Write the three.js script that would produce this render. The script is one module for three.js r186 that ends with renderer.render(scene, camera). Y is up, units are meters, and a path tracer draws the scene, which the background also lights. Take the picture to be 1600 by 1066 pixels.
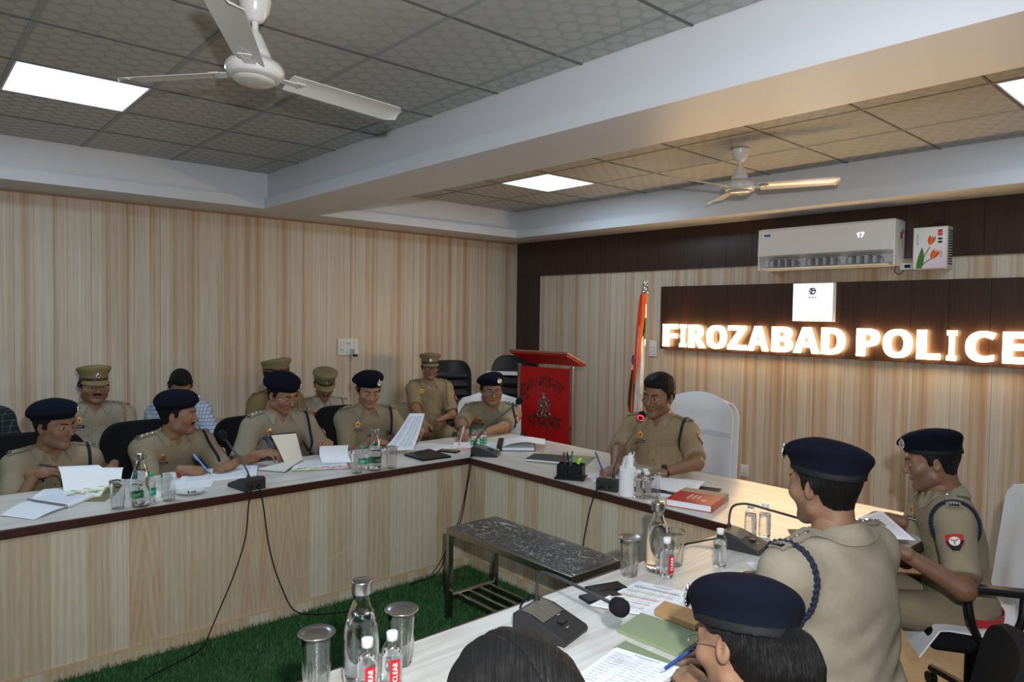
import * as THREE from 'three';
import { RoundedBoxGeometry } from 'three/addons/geometries/RoundedBoxGeometry.js';
import { mergeGeometries, mergeVertices, toCreasedNormals } from 'three/addons/utils/BufferGeometryUtils.js';
import { RectAreaLightUniformsLib } from 'three/addons/lights/RectAreaLightUniformsLib.js';
import { FontLoader } from 'three/addons/loaders/FontLoader.js';
import { TextGeometry } from 'three/addons/geometries/TextGeometry.js';

// ---------------------------------------------------------------- camera, light, exposure
const scene = new THREE.Scene();
scene.background = new THREE.Color(0x000000);
const renderer = new THREE.WebGLRenderer({ antialias: true });
renderer.toneMapping = THREE.LinearToneMapping;
renderer.toneMappingExposure = 1.03;
renderer.shadowMap.enabled = true;
RectAreaLightUniformsLib.init();
const camera = new THREE.PerspectiveCamera(51.746, 1600 / 1066, 0.05, 60);
camera.position.set(6.32, 1.70, 5.70);
camera.rotation.order = 'YXZ';
camera.rotation.set(-0.0354555, 0.844235, 0.0147626);
scene.add(camera);
// cool LED ceiling panels: [x, z] of each panel centre (two of them lie behind the camera)
const PANELS = [[1.955, 4.94, 0], [5.555, 4.94, 0], [1.955, 7.34, 0], [5.555, 7.34, 0], [1.87, 1.35, 1], [5.571, 1.35, 1]];
const LED_COLOR = new THREE.Color().setRGB(0.63, 0.83, 1.0), LED_POWER = 16;
const WARM = new THREE.Color().setRGB(1.0, 0.62, 0.27), SIGN_GLOW = 14, SIGN_POWER = 9.0;
// the photographer's flash, held just above and to the right of the lens
const flash = new THREE.SpotLight(new THREE.Color().setRGB(0.95, 0.97, 1.0), 20, 0, 1.05, 0.5, 2);
flash.position.set(6.42, 1.93, 5.62);
flash.target.position.set(3.2, 1.55, 2.9);
flash.castShadow = true; flash.shadow.mapSize.set(1024, 1024); flash.shadow.radius = 1.5;
scene.add(flash, flash.target);

// ---------------------------------------------------------------- helpers
const taken = new Map();
function numbered(name) { const n = taken.get(name) || 0; taken.set(name, n + 1); return n ? name + '_' + String(n).padStart(3, '0') : name; }
function rng(seed) { let s = seed >>> 0; return () => { s = (s + 0x6D2B79F5) | 0; let t = Math.imul(s ^ (s >>> 15), 1 | s); t = (t + Math.imul(t ^ (t >>> 7), 61 | t)) ^ t; return ((t ^ (t >>> 14)) >>> 0) / 4294967296; }; }
const clamp = (x, a, b) => x < a ? a : x > b ? b : x, mix = (a, b, t) => a + (b - a) * t;
const sstep = (a, b, x) => { const t = clamp((x - a) / (b - a), 0, 1); return t * t * (3 - 2 * t); };
function hash2(x, y, s) { let h = Math.imul(x | 0, 374761393) ^ Math.imul(y | 0, 668265263) ^ Math.imul(s | 0, 1442695041); h = Math.imul(h ^ (h >>> 13), 1274126177); return ((h ^ (h >>> 16)) >>> 0) / 4294967296; }
function noise2(x, y, s = 0, px = 0, py = 0) {        // value noise, optional period
  const xi = Math.floor(x), yi = Math.floor(y), fx = x - xi, fy = y - yi, u = fx * fx * (3 - 2 * fx), v = fy * fy * (3 - 2 * fy);
  const W = (a, p) => p ? ((a % p) + p) % p : a;
  const x0 = W(xi, px), x1 = W(xi + 1, px), y0 = W(yi, py), y1 = W(yi + 1, py);
  return mix(mix(hash2(x0, y0, s), hash2(x1, y0, s), u), mix(hash2(x0, y1, s), hash2(x1, y1, s), u), v);
}
function hash3(x, y, z) { let h = Math.imul(x | 0, 374761393) ^ Math.imul(y | 0, 668265263) ^ Math.imul(z | 0, 2147483647 & 1274126177); h = Math.imul(h ^ (h >>> 13), 1103515245); return ((h ^ (h >>> 16)) >>> 0) / 4294967296; }
function noise3(x, y, z) {
  const xi = Math.floor(x), yi = Math.floor(y), zi = Math.floor(z); let fx = x - xi, fy = y - yi, fz = z - zi;
  fx = fx * fx * (3 - 2 * fx); fy = fy * fy * (3 - 2 * fy); fz = fz * fz * (3 - 2 * fz);
  const a = mix(mix(hash3(xi, yi, zi), hash3(xi + 1, yi, zi), fx), mix(hash3(xi, yi + 1, zi), hash3(xi + 1, yi + 1, zi), fx), fy);
  const b = mix(mix(hash3(xi, yi, zi + 1), hash3(xi + 1, yi, zi + 1), fx), mix(hash3(xi, yi + 1, zi + 1), hash3(xi + 1, yi + 1, zi + 1), fx), fy);
  return mix(a, b, fz);
}
// a computed texture; fn(u, v) gives sRGB 0..1 (colour) or one number (data); size in metres of one repeat
function tex(w, h, fn, sizeU = 1, sizeV = 1, color = true) {
  const d = new Uint8Array(w * h * 4);
  for (let j = 0; j < h; j++) for (let i = 0; i < w; i++) {
    const c = fn((i + .5) / w, (j + .5) / h), k = (j * w + i) * 4;
    if (typeof c === 'number') { d[k] = d[k + 1] = d[k + 2] = clamp(c * 255, 0, 255); }
    else { d[k] = clamp(c[0] * 255, 0, 255); d[k + 1] = clamp(c[1] * 255, 0, 255); d[k + 2] = clamp(c[2] * 255, 0, 255); }
    d[k + 3] = 255;
  }
  const t = new THREE.DataTexture(d, w, h, THREE.RGBAFormat);
  t.wrapS = t.wrapT = THREE.RepeatWrapping; t.magFilter = THREE.LinearFilter; t.minFilter = THREE.LinearMipmapLinearFilter; t.generateMipmaps = true;
  if (color) t.colorSpace = THREE.SRGBColorSpace;
  t.repeat.set(1 / sizeU, 1 / sizeV); t.needsUpdate = true;
  return t;
}
function canvasTex(w, h, draw) {
  const c = document.createElement('canvas'); c.width = w; c.height = h; draw(c.getContext('2d'), w, h);
  const t = new THREE.CanvasTexture(c); t.colorSpace = THREE.SRGBColorSpace; return t;
}
const lerp3 = (a, b, t) => [mix(a[0], b[0], t), mix(a[1], b[1], t), mix(a[2], b[2], t)];
const std = (color, roughness = .6, o = {}) => new THREE.MeshStandardMaterial({ color, roughness, ...o });
const phys = (color, roughness = .5, o = {}) => new THREE.MeshPhysicalMaterial({ color, roughness, ...o });
// metre uv by the main axis of each face
function boxUV(g, off = [0, 0], turn = false) {
  const p = g.attributes.position, n = g.attributes.normal, uv = new Float32Array(p.count * 2);
  for (let i = 0; i < p.count; i++) {
    const ax = Math.abs(n.getX(i)), ay = Math.abs(n.getY(i)), az = Math.abs(n.getZ(i)); let u, v;
    if (ay > ax && ay > az) { u = p.getX(i); v = p.getZ(i); } else if (ax > az) { u = p.getZ(i); v = p.getY(i); } else { u = p.getX(i); v = p.getY(i); }
    if (turn) [u, v] = [v, u];
    uv[2 * i] = u + off[0]; uv[2 * i + 1] = v + off[1];
  }
  g.setAttribute('uv', new THREE.BufferAttribute(uv, 2)); return g;
}
function bx(w, h, d, x = 0, y = 0, z = 0, r = 0) {
  const g = r ? new RoundedBoxGeometry(w, h, d, 2, r) : new THREE.BoxGeometry(w, h, d);
  g.translate(x, y, z); return boxUV(g);
}
const span = (x0, x1, y0, y1, z0, z1, r = 0) => bx(x1 - x0, y1 - y0, z1 - z0, (x0 + x1) / 2, (y0 + y1) / 2, (z0 + z1) / 2, r);
function cyl(r0, r1, h, x = 0, y = 0, z = 0, seg = 20, open = false) { const g = new THREE.CylinderGeometry(r1, r0, h, seg, 1, open); g.translate(x, y + h / 2, z); return g; }
function lathe(pts, seg = 28) { return new THREE.LatheGeometry(pts.map(p => new THREE.Vector2(p[0], p[1])), seg); }
function tube(pts, r, seg = 0, rad = 8, closed = false) {
  const c = new THREE.CatmullRomCurve3(pts.map(p => Array.isArray(p) ? new THREE.Vector3(...p) : p), closed, 'centripetal');
  return new THREE.TubeGeometry(c, seg || pts.length * 5, r, rad, closed);
}
function clean(g) { const o = g.index ? g.toNonIndexed() : g; for (const k of Object.keys(o.attributes)) if (!['position', 'normal', 'uv'].includes(k)) o.deleteAttribute(k); if (!o.attributes.uv) o.setAttribute('uv', new THREE.BufferAttribute(new Float32Array(o.attributes.position.count * 2), 2)); return o; }
const join = gs => { gs = gs.flat(); return gs.length === 1 ? gs[0] : mergeGeometries(gs.map(clean)); };
function mesh(name, g, m, parent) {
  const o = new THREE.Mesh(Array.isArray(g) ? join(g) : g, m); o.name = parent && parent !== scene ? name : numbered(name);
  o.castShadow = o.receiveShadow = true; (parent || scene).add(o); return o;
}
function tag(o, label, category, group, kind) { o.userData.label = label; o.userData.category = category; if (group) o.userData.group = group; if (kind) o.userData.kind = kind; return o; }
function thing(name, label, category, pos = [0, 0, 0], turn = 0, group) {
  const o = new THREE.Group(); o.name = numbered(name); o.position.set(...pos); o.rotation.y = turn; scene.add(o); return tag(o, label, category, group);
}
function structure(name, g, m, parent) { const o = g ? mesh(name, g, m, parent) : new THREE.Group(); if (!g) { o.name = name; scene.add(o); } o.userData.kind = 'structure'; return o; }
// copy of a thing with its parts
function copy(src, pos, turn, label, group) { const c = src.clone(); c.userData = { ...src.userData, label }; if (group) c.userData.group = group; c.name = numbered(src.name.replace(/_\d\d\d$/, '')); c.position.set(...pos); c.rotation.y = turn; scene.add(c); return c; }
// closed sheet with thickness from a grid of points P[j][i]
function sheet(P, th = .001, uvScale) {
  const m = P.length, n = P[0].length, pos = [], uv = [], idx = [], N = [];
  const v = (j, i) => P[clamp(j, 0, m - 1)][clamp(i, 0, n - 1)];
  const a = new THREE.Vector3(), b = new THREE.Vector3();
  for (let j = 0; j < m; j++) for (let i = 0; i < n; i++) {
    const r = v(j, i + 1), l = v(j, i - 1), u = v(j + 1, i), d = v(j - 1, i);
    a.set(r[0] - l[0], r[1] - l[1], r[2] - l[2]); b.set(u[0] - d[0], u[1] - d[1], u[2] - d[2]);
    N.push(a.clone().cross(b).normalize());
  }
  for (const s of [.5, -.5]) for (let j = 0; j < m; j++) for (let i = 0; i < n; i++) {
    const p = P[j][i], q = N[j * n + i]; pos.push(p[0] + q.x * th * s, p[1] + q.y * th * s, p[2] + q.z * th * s);
    uv.push(i / (n - 1) * (uvScale ? uvScale[0] : 1), j / (m - 1) * (uvScale ? uvScale[1] : 1));
  }
  const o = m * n;
  for (let j = 0; j < m - 1; j++) for (let i = 0; i < n - 1; i++) { const A = j * n + i, B = A + 1, C = A + n, D = C + 1; idx.push(A, B, D, A, D, C, o + A, o + D, o + B, o + A, o + C, o + D); }
  const rim = (A, B) => { idx.push(A, o + A, o + B, A, o + B, B); };
  for (let i = 0; i < n - 1; i++) { rim(i, i + 1); rim((m - 1) * n + i + 1, (m - 1) * n + i); }
  for (let j = 0; j < m - 1; j++) { rim((j + 1) * n, j * n); rim(j * n + n - 1, (j + 1) * n + n - 1); }
  let g = new THREE.BufferGeometry(); g.setAttribute('position', new THREE.Float32BufferAttribute(pos, 3)); g.setAttribute('uv', new THREE.Float32BufferAttribute(uv, 2)); g.setIndex(idx);
  g = toCreasedNormals(g, .9); return g;
}
function gridPts(nu, nv, fn) { const P = []; for (let j = 0; j <= nv; j++) { const r = []; for (let i = 0; i <= nu; i++) r.push(fn(i / nu, j / nv)); P.push(r); } return P; }
// ---------------------------------------------------------------- materials of the setting
const M = {};
{
  // pale vertical-streak wall panelling
  const streak = (u, seed) => .5 * noise2(u * 40, 0, seed, 40, 0) + .3 * noise2(u * 110, 0, seed + 1, 110, 0) + .2 * noise2(u * 300, 0, seed + 2, 300, 0);
  const wallMap = tex(1024, 512, (u, v) => {
    const w = u + .0012 * (noise2(u * 60, v * 3, 9, 60, 3) - .5);
    const t = streak(w, 3), f = noise2(u * 420, v * 10, 5, 420, 10), k = noise2(u * 30, v * 2, 7, 30, 2);
    let c = lerp3([.775, .725, .655], [.70, .585, .47], sstep(.38, .78, t * .75 + k * .25));
    c = lerp3(c, [.83, .79, .73], .5 * sstep(.5, .9, noise2(w * 75, 0, 21, 75, 0)));
    const g = .94 + .1 * f; return [c[0] * g, c[1] * g, c[2] * g];
  }, 2.0, 2.4);
  M.wall = phys(0xffffff, .42, { map: wallMap, clearcoat: .15, clearcoatRoughness: .35 });
  M.wallBack = std(0x6b5a48, .8);
  const darkMap = tex(512, 512, (u, v) => { const f = noise2(u * 90, v * 4, 2, 90, 4) * .6 + noise2(u * 240, v * 9, 4, 240, 9) * .4; return lerp3([.16, .10, .078], [.25, .16, .12], f); }, 1, 2);
  M.dark = phys(0xffffff, .33, { map: darkMap });
  // laminate of the desk fronts: broad vertical bands with cathedral grain
  const rb = rng(77), bands = []; { let x = 0; while (x < 1) { const w = .022 + .04 * rb(); bands.push([x, Math.min(1, x + w), rb(), rb() * 50, .5 + rb()]); x += w; } bands[bands.length - 1][1] = 1; }
  const frontMap = tex(2048, 512, (u, v) => {
    let b = bands.find(b => u < b[1]) || bands[bands.length - 1];
    const t = (u - b[0]) / (b[1] - b[0]) - .5;
    const arch = Math.sin((Math.abs(t) * 9 + (v + .12 * noise2(v * 4, b[3], 8, 4, 0)) * (3 + b[4] * 3) * (b[2] > .55 ? 1.5 : .1) + b[3]) * 3.1);
    const fine = noise2(u * 900, v * 16, 3, 900, 16), mid = noise2(u * 220, v * 5, 6, 220, 5);
    let c = b[2] < .3 ? [.79, .745, .655] : b[2] < .55 ? [.745, .665, .55] : [.735, .635, .51];
    c = lerp3(c, [.80, .765, .69], .5 * mid);
    const g = .93 + .055 * fine + .03 * arch;
    return [c[0] * g, c[1] * g, c[2] * g];
  }, 3.0, .9);
  M.front = phys(0xffffff, .38, { map: frontMap });
  const topMap = tex(1024, 1024, (u, v) => {
    const n = noise2(u * 6, v * 90, 11, 6, 90) * .45 + noise2(u * 14, v * 300, 12, 14, 300) * .3 + noise2(u * 3, v * 24, 13, 3, 24) * .25;
    return lerp3([.775, .755, .725], [.85, .835, .81], sstep(.25, .7, n));
  }, 1.6, 1.2);
  M.top = phys(0xffffff, .32, { map: topMap });
  const topTurn = topMap.clone(); topTurn.rotation = Math.PI / 2; topTurn.needsUpdate = true;
  M.topTurn = phys(0xffffff, .32, { map: topTurn });
  M.edge = phys(new THREE.Color().setRGB(.045, .014, .010), .28, { bumpMap: tex(128, 128, (u, v) => noise2(u * 16, v * 128, 4, 16, 128), .3, .1, false), bumpScale: .0006 });
  M.skirt = std(new THREE.Color().setRGB(.52, .36, .22), .5);
  M.white = phys(new THREE.Color().setRGB(.64, .66, .70), .42);
  // lay-in ceiling tile, vinyl face with a printed satin chain of lens shapes
  const lens = (u, v) => { const r = Math.floor(v * 8), a = u * 6 + (r & 1 ? .5 : 0), x = Math.abs((a % 1) - .5) * 2, y = Math.abs(((v * 8) % 1) - .5) * 2; return sstep(.08, -.02, x * x * .95 + y * .55 - .62); };
  const tileMap = tex(512, 512, (u, v) => { const l = lens(u, v), n = noise2(u * 200, v * 200, 3, 200, 200) * .03; return lerp3([.63 + n, .63 + n, .61 + n], [.665 + n, .665 + n, .645 + n], l); }, .6, .6);
  const tileRough = tex(512, 512, (u, v) => mix(.60, .34, lens(u, v)), .6, .6, false);
  M.tile = phys(0xffffff, 1, { map: tileMap, roughnessMap: tileRough });
  M.tbar = std(new THREE.Color().setRGB(.30, .31, .30), .5); M.crossbar = std(new THREE.Color().setRGB(.12, .12, .12), .6);
  M.chrome = std(new THREE.Color().setRGB(.62, .62, .6), .16, { metalness: 1 });
  M.steel = std(new THREE.Color().setRGB(.42, .40, .36), .22, { metalness: 1 });
  M.black = phys(new THREE.Color().setRGB(.007, .007, .008), .45, { specularIntensity: .6 });
  M.blackMatte = phys(new THREE.Color().setRGB(.008, .008, .009), .85, { specularIntensity: .4 });
  M.paper = phys(new THREE.Color().setRGB(.80, .82, .86), .75);
}
// ---------------------------------------------------------------- room shell
const XR = 8.2, ZR = 8.6, HB = 2.57, HC = 2.87;
structure('floor', span(0, XR, -.12, 0, 0, ZR), std(new THREE.Color().setRGB(.36, .27, .18), .4, { map: tex(256, 256, (u, v) => { const n = noise2(u * 8, v * 8, 2, 8, 8) * .1 + noise2(u * 60, v * 60, 3, 60, 60) * .06; return [.86 + n, .84 + n, .8 + n]; }, 1, 1) }));
// panelled walls: separate strips 25 cm wide with a narrow groove between
function stripWall(name, along, len, axis, y0, y1, mat, seed, start = 0, parent, strips = 'wall_panel', thick = .012, width = .25) {
  const root = parent || structure(name); const vs = [];
  for (let k = 0; k < 8; k++) { const g = new THREE.BoxGeometry(axis === 'x' ? width - .0022 : thick, y1 - y0, axis === 'x' ? thick : width - .0022); boxUV(g, [k * .2537 + seed * .11, k * .31]); vs.push(g); }
  const r = rng(seed), n = Math.ceil((len - start) / width);
  for (let k = 0; k < n; k++) { const o = mesh(strips, vs[Math.floor(r() * 8)], mat, root); const s = start + (k + .5) * width; o.position.set(axis === 'x' ? s : along, (y0 + y1) / 2, axis === 'x' ? along : s); }
  return root;
}
const wl = structure('wall_left'); mesh('wall_core', span(-.15, -.012, 0, 3.1, -.15, ZR + .15), M.wallBack, wl);
stripWall('', -.006, ZR, 'z', 0, HB, M.wall, 5, 0, wl);
const wf = structure('wall_front'); mesh('wall_core', span(-.15, XR + .15, 0, 3.1, -.15, -.012), M.wallBack, wf);
stripWall('', -.006, XR, 'x', 0, 2.172, M.wall, 6, .40, wf);
mesh('corner_strip', span(.388, .40, 0, 2.172, -.012, .004), M.wall, wf);
stripWall('', .006, XR, 'x', 2.172, HB, M.dark, 9, .328 - .25, wf, 'dark_panel', .024);
mesh('dark_panel', span(.0, .39, 0, 2.170, -.012, .018), M.dark, wf);
mesh('dark_panel', span(.0, .078, 2.172, HB, -.012, .018), M.dark, wf);
const plain = std(new THREE.Color().setRGB(.50, .42, .33), .6, { map: M.wall.map });
structure('wall_right', boxUV(new THREE.BoxGeometry(.15, 3.1, ZR + .3).translate(XR + .075, 1.55, ZR / 2)), plain);
structure('wall_back', boxUV(new THREE.BoxGeometry(XR + .3, 3.1, .15).translate(XR / 2, 1.55, ZR + .075)), plain);
// ceiling: soffits, stepped fascias, cross beam, lay-in tiles
const ceil = structure('ceiling');
mesh('ceiling_slab', span(-.15, XR + .15, HC + .012, HC + .14, -.15, ZR + .15), M.wallBack, ceil);
const bays = [{ x0: .45, x1: 7.75, z0: 3.28, z1: 8.15, sx: 1.655, sz: 4.64, step: .045 }, { x0: .385, x1: 7.75, z0: .37, z1: 2.76, sx: 1.57, sz: 1.05, step: .075, px: .6155 }];
{ // the beam and the perimeter soffits
  const b1 = bays[0], b2 = bays[1], UP = HC + .012, ST = HB + .085;
  const part = (x0, x1, z0, z1, y0, y1) => mesh('soffit', span(x0, x1, y0, y1, z0, z1), M.white, ceil);
  // upper fascia bodies
  part(0, b1.x0, b1.z0, ZR, ST, UP); part(b1.x1, XR, b1.z0, ZR, ST, UP); part(b1.x0, b1.x1, b1.z1, ZR, ST, UP);
  part(0, XR, b2.z1, b1.z0, ST, UP);
  part(0, b2.x0, 0, b2.z1, ST, UP); part(b2.x1, XR, 0, b2.z1, ST, UP); part(b2.x0, b2.x1, 0, b2.z0, ST, UP);
  // lower step, standing a little proud of it
  const s = b1.step, t = b2.step;
  part(0, b1.x0 + s, b1.z0 + s, ZR, HB, ST); part(b1.x1 - s, XR, b1.z0 + s, ZR, HB, ST); part(b1.x0 + s, b1.x1 - s, b1.z1 - s, ZR, HB, ST);
  part(0, XR, b2.z1 + .05, b1.z0 + s, HB, ST);
  part(0, b2.x0 + t, 0, b2.z1 + .05, HB, ST); part(b2.x1 - t, XR, 0, b2.z1 + .05, HB, ST); part(b2.x0 + t, b2.x1 - t, 0, b2.z0 + t, HB, ST);
  const tm = std(new THREE.Color().setRGB(.30, .17, .09), .5);
  const t1 = structure('trim_1', span(0, .014, HB - .014, HB, 0, ZR), tm); t1.name = 'trim_1';
}
bays.forEach((b, bi) => {
  const xs = [b.x0], zs = [b.z0]; const first = (s, lo, q) => { let v = s; while (v > lo + .05) v -= q; if (v <= lo + .05) v += q; return v; }, qx = b.px || .6;
  for (let v = first(b.sx, b.x0, qx); v < b.x1 - .05; v += qx) xs.push(v); xs.push(b.x1);
  for (let v = first(b.sz, b.z0, .6); v < b.z1 - .05; v += .6) zs.push(v); zs.push(b.z1);
  for (let i = 0; i < xs.length - 1; i++) for (let j = 0; j < zs.length - 1; j++) {
    const cx = (xs[i] + xs[i + 1]) / 2, cz = (zs[j] + zs[j + 1]) / 2;
    if (PANELS.some(p => p[2] === bi && Math.abs(p[0] - cx) < .2 && Math.abs(p[1] - cz) < .2)) continue;
    const g = new THREE.BoxGeometry(xs[i + 1] - xs[i] - .016, .012, zs[j + 1] - zs[j] - .016).translate(cx, HC + .006, cz); const u = boxUV(g, [-b.sx, -b.sz]);
    mesh('ceiling_tile', u, M.tile, ceil);
  }
  for (const x of xs.slice(1, -1)) mesh('grid_bar', span(x - .006, x + .006, HC - .003, HC + .011, b.z0, b.z1), M.crossbar, ceil);
  for (let i = 0; i < xs.length - 1; i++) for (const z of zs.slice(1, -1)) mesh('cross_bar', span(xs[i] + .006, xs[i + 1] - .006, HC - .003, HC + .011, z - .013, z + .013), M.tbar, ceil);
});
// LED ceiling panels
PANELS.forEach(([x, z, bay], i) => {
  const where = ['over the left desk', 'over the near right seats', 'behind the camera on the left side', 'behind the camera on the right side', 'in the far bay left of the small fan', 'in the far bay at the right picture edge'][i];
  const p = thing('ceiling_light', 'square white LED ceiling panel ' + where, 'ceiling light', [x, HC, z], 0, 'LED ceiling panels');
  const f = .288; mesh('frame', [span(-f - .008, f + .008, -.004, .012, f, f + .008), span(-f - .008, f + .008, -.004, .012, -f - .008, -f), span(f, f + .008, -.004, .012, -f, f), span(-f - .008, -f, -.004, .012, -f, f)], M.white, p);
  mesh('diffuser', span(-f, f, -.001, .008, -f, f), std(0xffffff, .5, { emissive: LED_COLOR, emissiveIntensity: 1.6 }), p);
  const l = new THREE.RectAreaLight(LED_COLOR, LED_POWER, 2 * f, 2 * f); l.position.set(0, -.006, 0); l.rotation.x = -Math.PI / 2; p.add(l);
});
// desks: one continuous top per wing, panelled fronts
const DL = 2.65, DH = 2.81, DR = 4.625, LB = 1.95, HBK = 1.93, RB = 5.25, TT = .75, ZE = 6.2;
{
  const d = thing('conference_desk', 'U-shaped conference desk with pale wood-grain top and dark brown edge band', 'desk');
  mesh('desktop', span(LB, DL - .012, TT - .028, TT, DH - .012, ZE), M.topTurn, d);
  mesh('desktop', span(LB, RB, TT - .028, TT, HBK, DH - .012), M.top, d);
  mesh('desktop', span(DR + .012, RB, TT - .028, TT, DH - .012, ZE), M.topTurn, d);
  const e0 = TT - .042, e1 = TT - .0005;
  mesh('edge_band', span(DL - .012, DL, e0, e1, DH, ZE, .004), M.edge, d);
  mesh('edge_band', span(DL - .012, DR + .012, e0, e1, DH - .012, DH, .004), M.edge, d);
  mesh('edge_band', span(DR, DR + .012, e0, e1, DH, ZE, .004), M.edge, d);
  mesh('edge_band', [span(LB - .012, LB, e0, e1, HBK, ZE), span(LB - .012, RB + .012, e0, e1, HBK - .012, HBK), span(RB, RB + .012, e0, e1, HBK, ZE)], M.edge, d);
  const f = .03, uvo = (g, o) => boxUV(g, o);
  mesh('front_panel', uvo(span(DL - f - .018, DL - f, .0, e0, DH - f - .018, ZE), [0.35, 0]), M.front, d);
  mesh('front_panel', uvo(span(DL - f, DR + f, 0, e0, DH - f - .018, DH - f), [.1, .2]), M.front, d);
  mesh('front_panel', uvo(span(DR + f, DR + f + .018, 0, e0, DH - f - .018, ZE), [.8, .4]), M.front, d);
  const s = .008;
  mesh('skirting', span(DL - f, DL - f + s, .0, .07, DH - f, ZE), M.front, d);
  mesh('skirting', span(DL - f, DL - f + s + .002, .07, .078, DH - f, ZE), M.skirt, d);
  mesh('skirting', span(DL - f, DR + f, .0, .07, DH - f, DH - f + s), M.front, d);
  mesh('skirting', span(DL - f, DR + f, .07, .078, DH - f, DH - f + s + .002), M.skirt, d);
  mesh('skirting', span(DR + f - s, DR + f, .0, .078, DH - f, ZE), M.front, d);
  for (const z of [ZE - .03, 4.2]) mesh('side_panel', span(LB + .05, DL - f - .018, 0, e0, z - .018, z), M.front, d);
  for (const z of [ZE - .03, 4.62, 3.2]) mesh('side_panel', span(DR + f + .018, RB - .05, 0, e0, z - .018, z), M.front, d);
  // pale scratch on the left front
  const sc = mesh('scratch', tube([[DL - f + .0008, .21, 3.98], [DL - f + .0008, .30, 3.72], [DL - f + .0008, .335, 3.6]], .0016, 12, 4), std(new THREE.Color().setRGB(.62, .47, .3), .6), d);
}
// artificial grass inside the U
{
  const gm = std(new THREE.Color().setRGB(.012, .045, .012), .9);
  const base = mesh('grass_mat', span(DL - .02, DR + .02, 0, .008, DH - .02, ZE), gm); tag(base, 'backing of the green artificial grass between the desks', 'mat');
  const bl = new THREE.BufferGeometry(); bl.setAttribute('position', new THREE.Float32BufferAttribute([-.0016, 0, 0, .0016, 0, 0, .0011, .016, .003, -.0011, .016, .003, 0, .03, .009], 3)); bl.setIndex([0, 1, 2, 0, 2, 3, 3, 2, 4]); bl.computeVertexNormals();
  const N = 90000, im = new THREE.InstancedMesh(bl, phys(0xffffff, .55, { side: THREE.DoubleSide }), N), r = rng(4), m4 = new THREE.Matrix4(), q = new THREE.Quaternion(), e = new THREE.Euler(), c = new THREE.Color();
  for (let i = 0; i < N; i++) {
    const x = mix(DL - .015, DR + .01, r()), z = mix(DH - .015, 5.3, r()); e.set((r() - .5) * .9, r() * 6.283, (r() - .5) * .9); q.setFromEuler(e); const s = .75 + r() * .6;
    m4.compose(new THREE.Vector3(x, .006, z), q, new THREE.Vector3(1, s, 1)); im.setMatrixAt(i, m4);
    const t = r(); c.setRGB(mix(.018, .06, t * t), mix(.075, .16, t), mix(.018, .05, t * t)); im.setColorAt(i, c);
  }
  im.name = 'artificial_grass'; im.castShadow = im.receiveShadow = true; scene.add(im); tag(im, 'dark green artificial grass blades on the floor inside the U', 'grass', null, 'stuff');
}
// ---------------------------------------------------------------- people: distance fields meshed as smooth skins
const sm = (a, b, k) => { const h = Math.max(k - Math.abs(a - b), 0) / k; return Math.min(a, b) - h * h * k * .25; };
const sM = (a, b, k) => -sm(-a, -b, k);
function cap(x, y, z, a, b, ra, rb) {
  const bx_ = b[0] - a[0], by = b[1] - a[1], bz = b[2] - a[2], px = x - a[0], py = y - a[1], pz = z - a[2];
  const h = clamp((px * bx_ + py * by + pz * bz) / (bx_ * bx_ + by * by + bz * bz), 0, 1), dx = px - bx_ * h, dy = py - by * h, dz = pz - bz * h;
  return Math.sqrt(dx * dx + dy * dy + dz * dz) - mix(ra, rb, h);
}
function ell(x, y, z, cx, cy, cz, rx, ry, rz) {
  x -= cx; y -= cy; z -= cz; const a = x / rx, b = y / ry, c = z / rz, k0 = Math.sqrt(a * a + b * b + c * c);
  const d = a / rx, e = b / ry, f = c / rz, k1 = Math.sqrt(d * d + e * e + f * f); return k1 < 1e-9 ? -Math.min(rx, ry, rz) : k0 * (k0 - 1) / k1;
}
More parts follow.
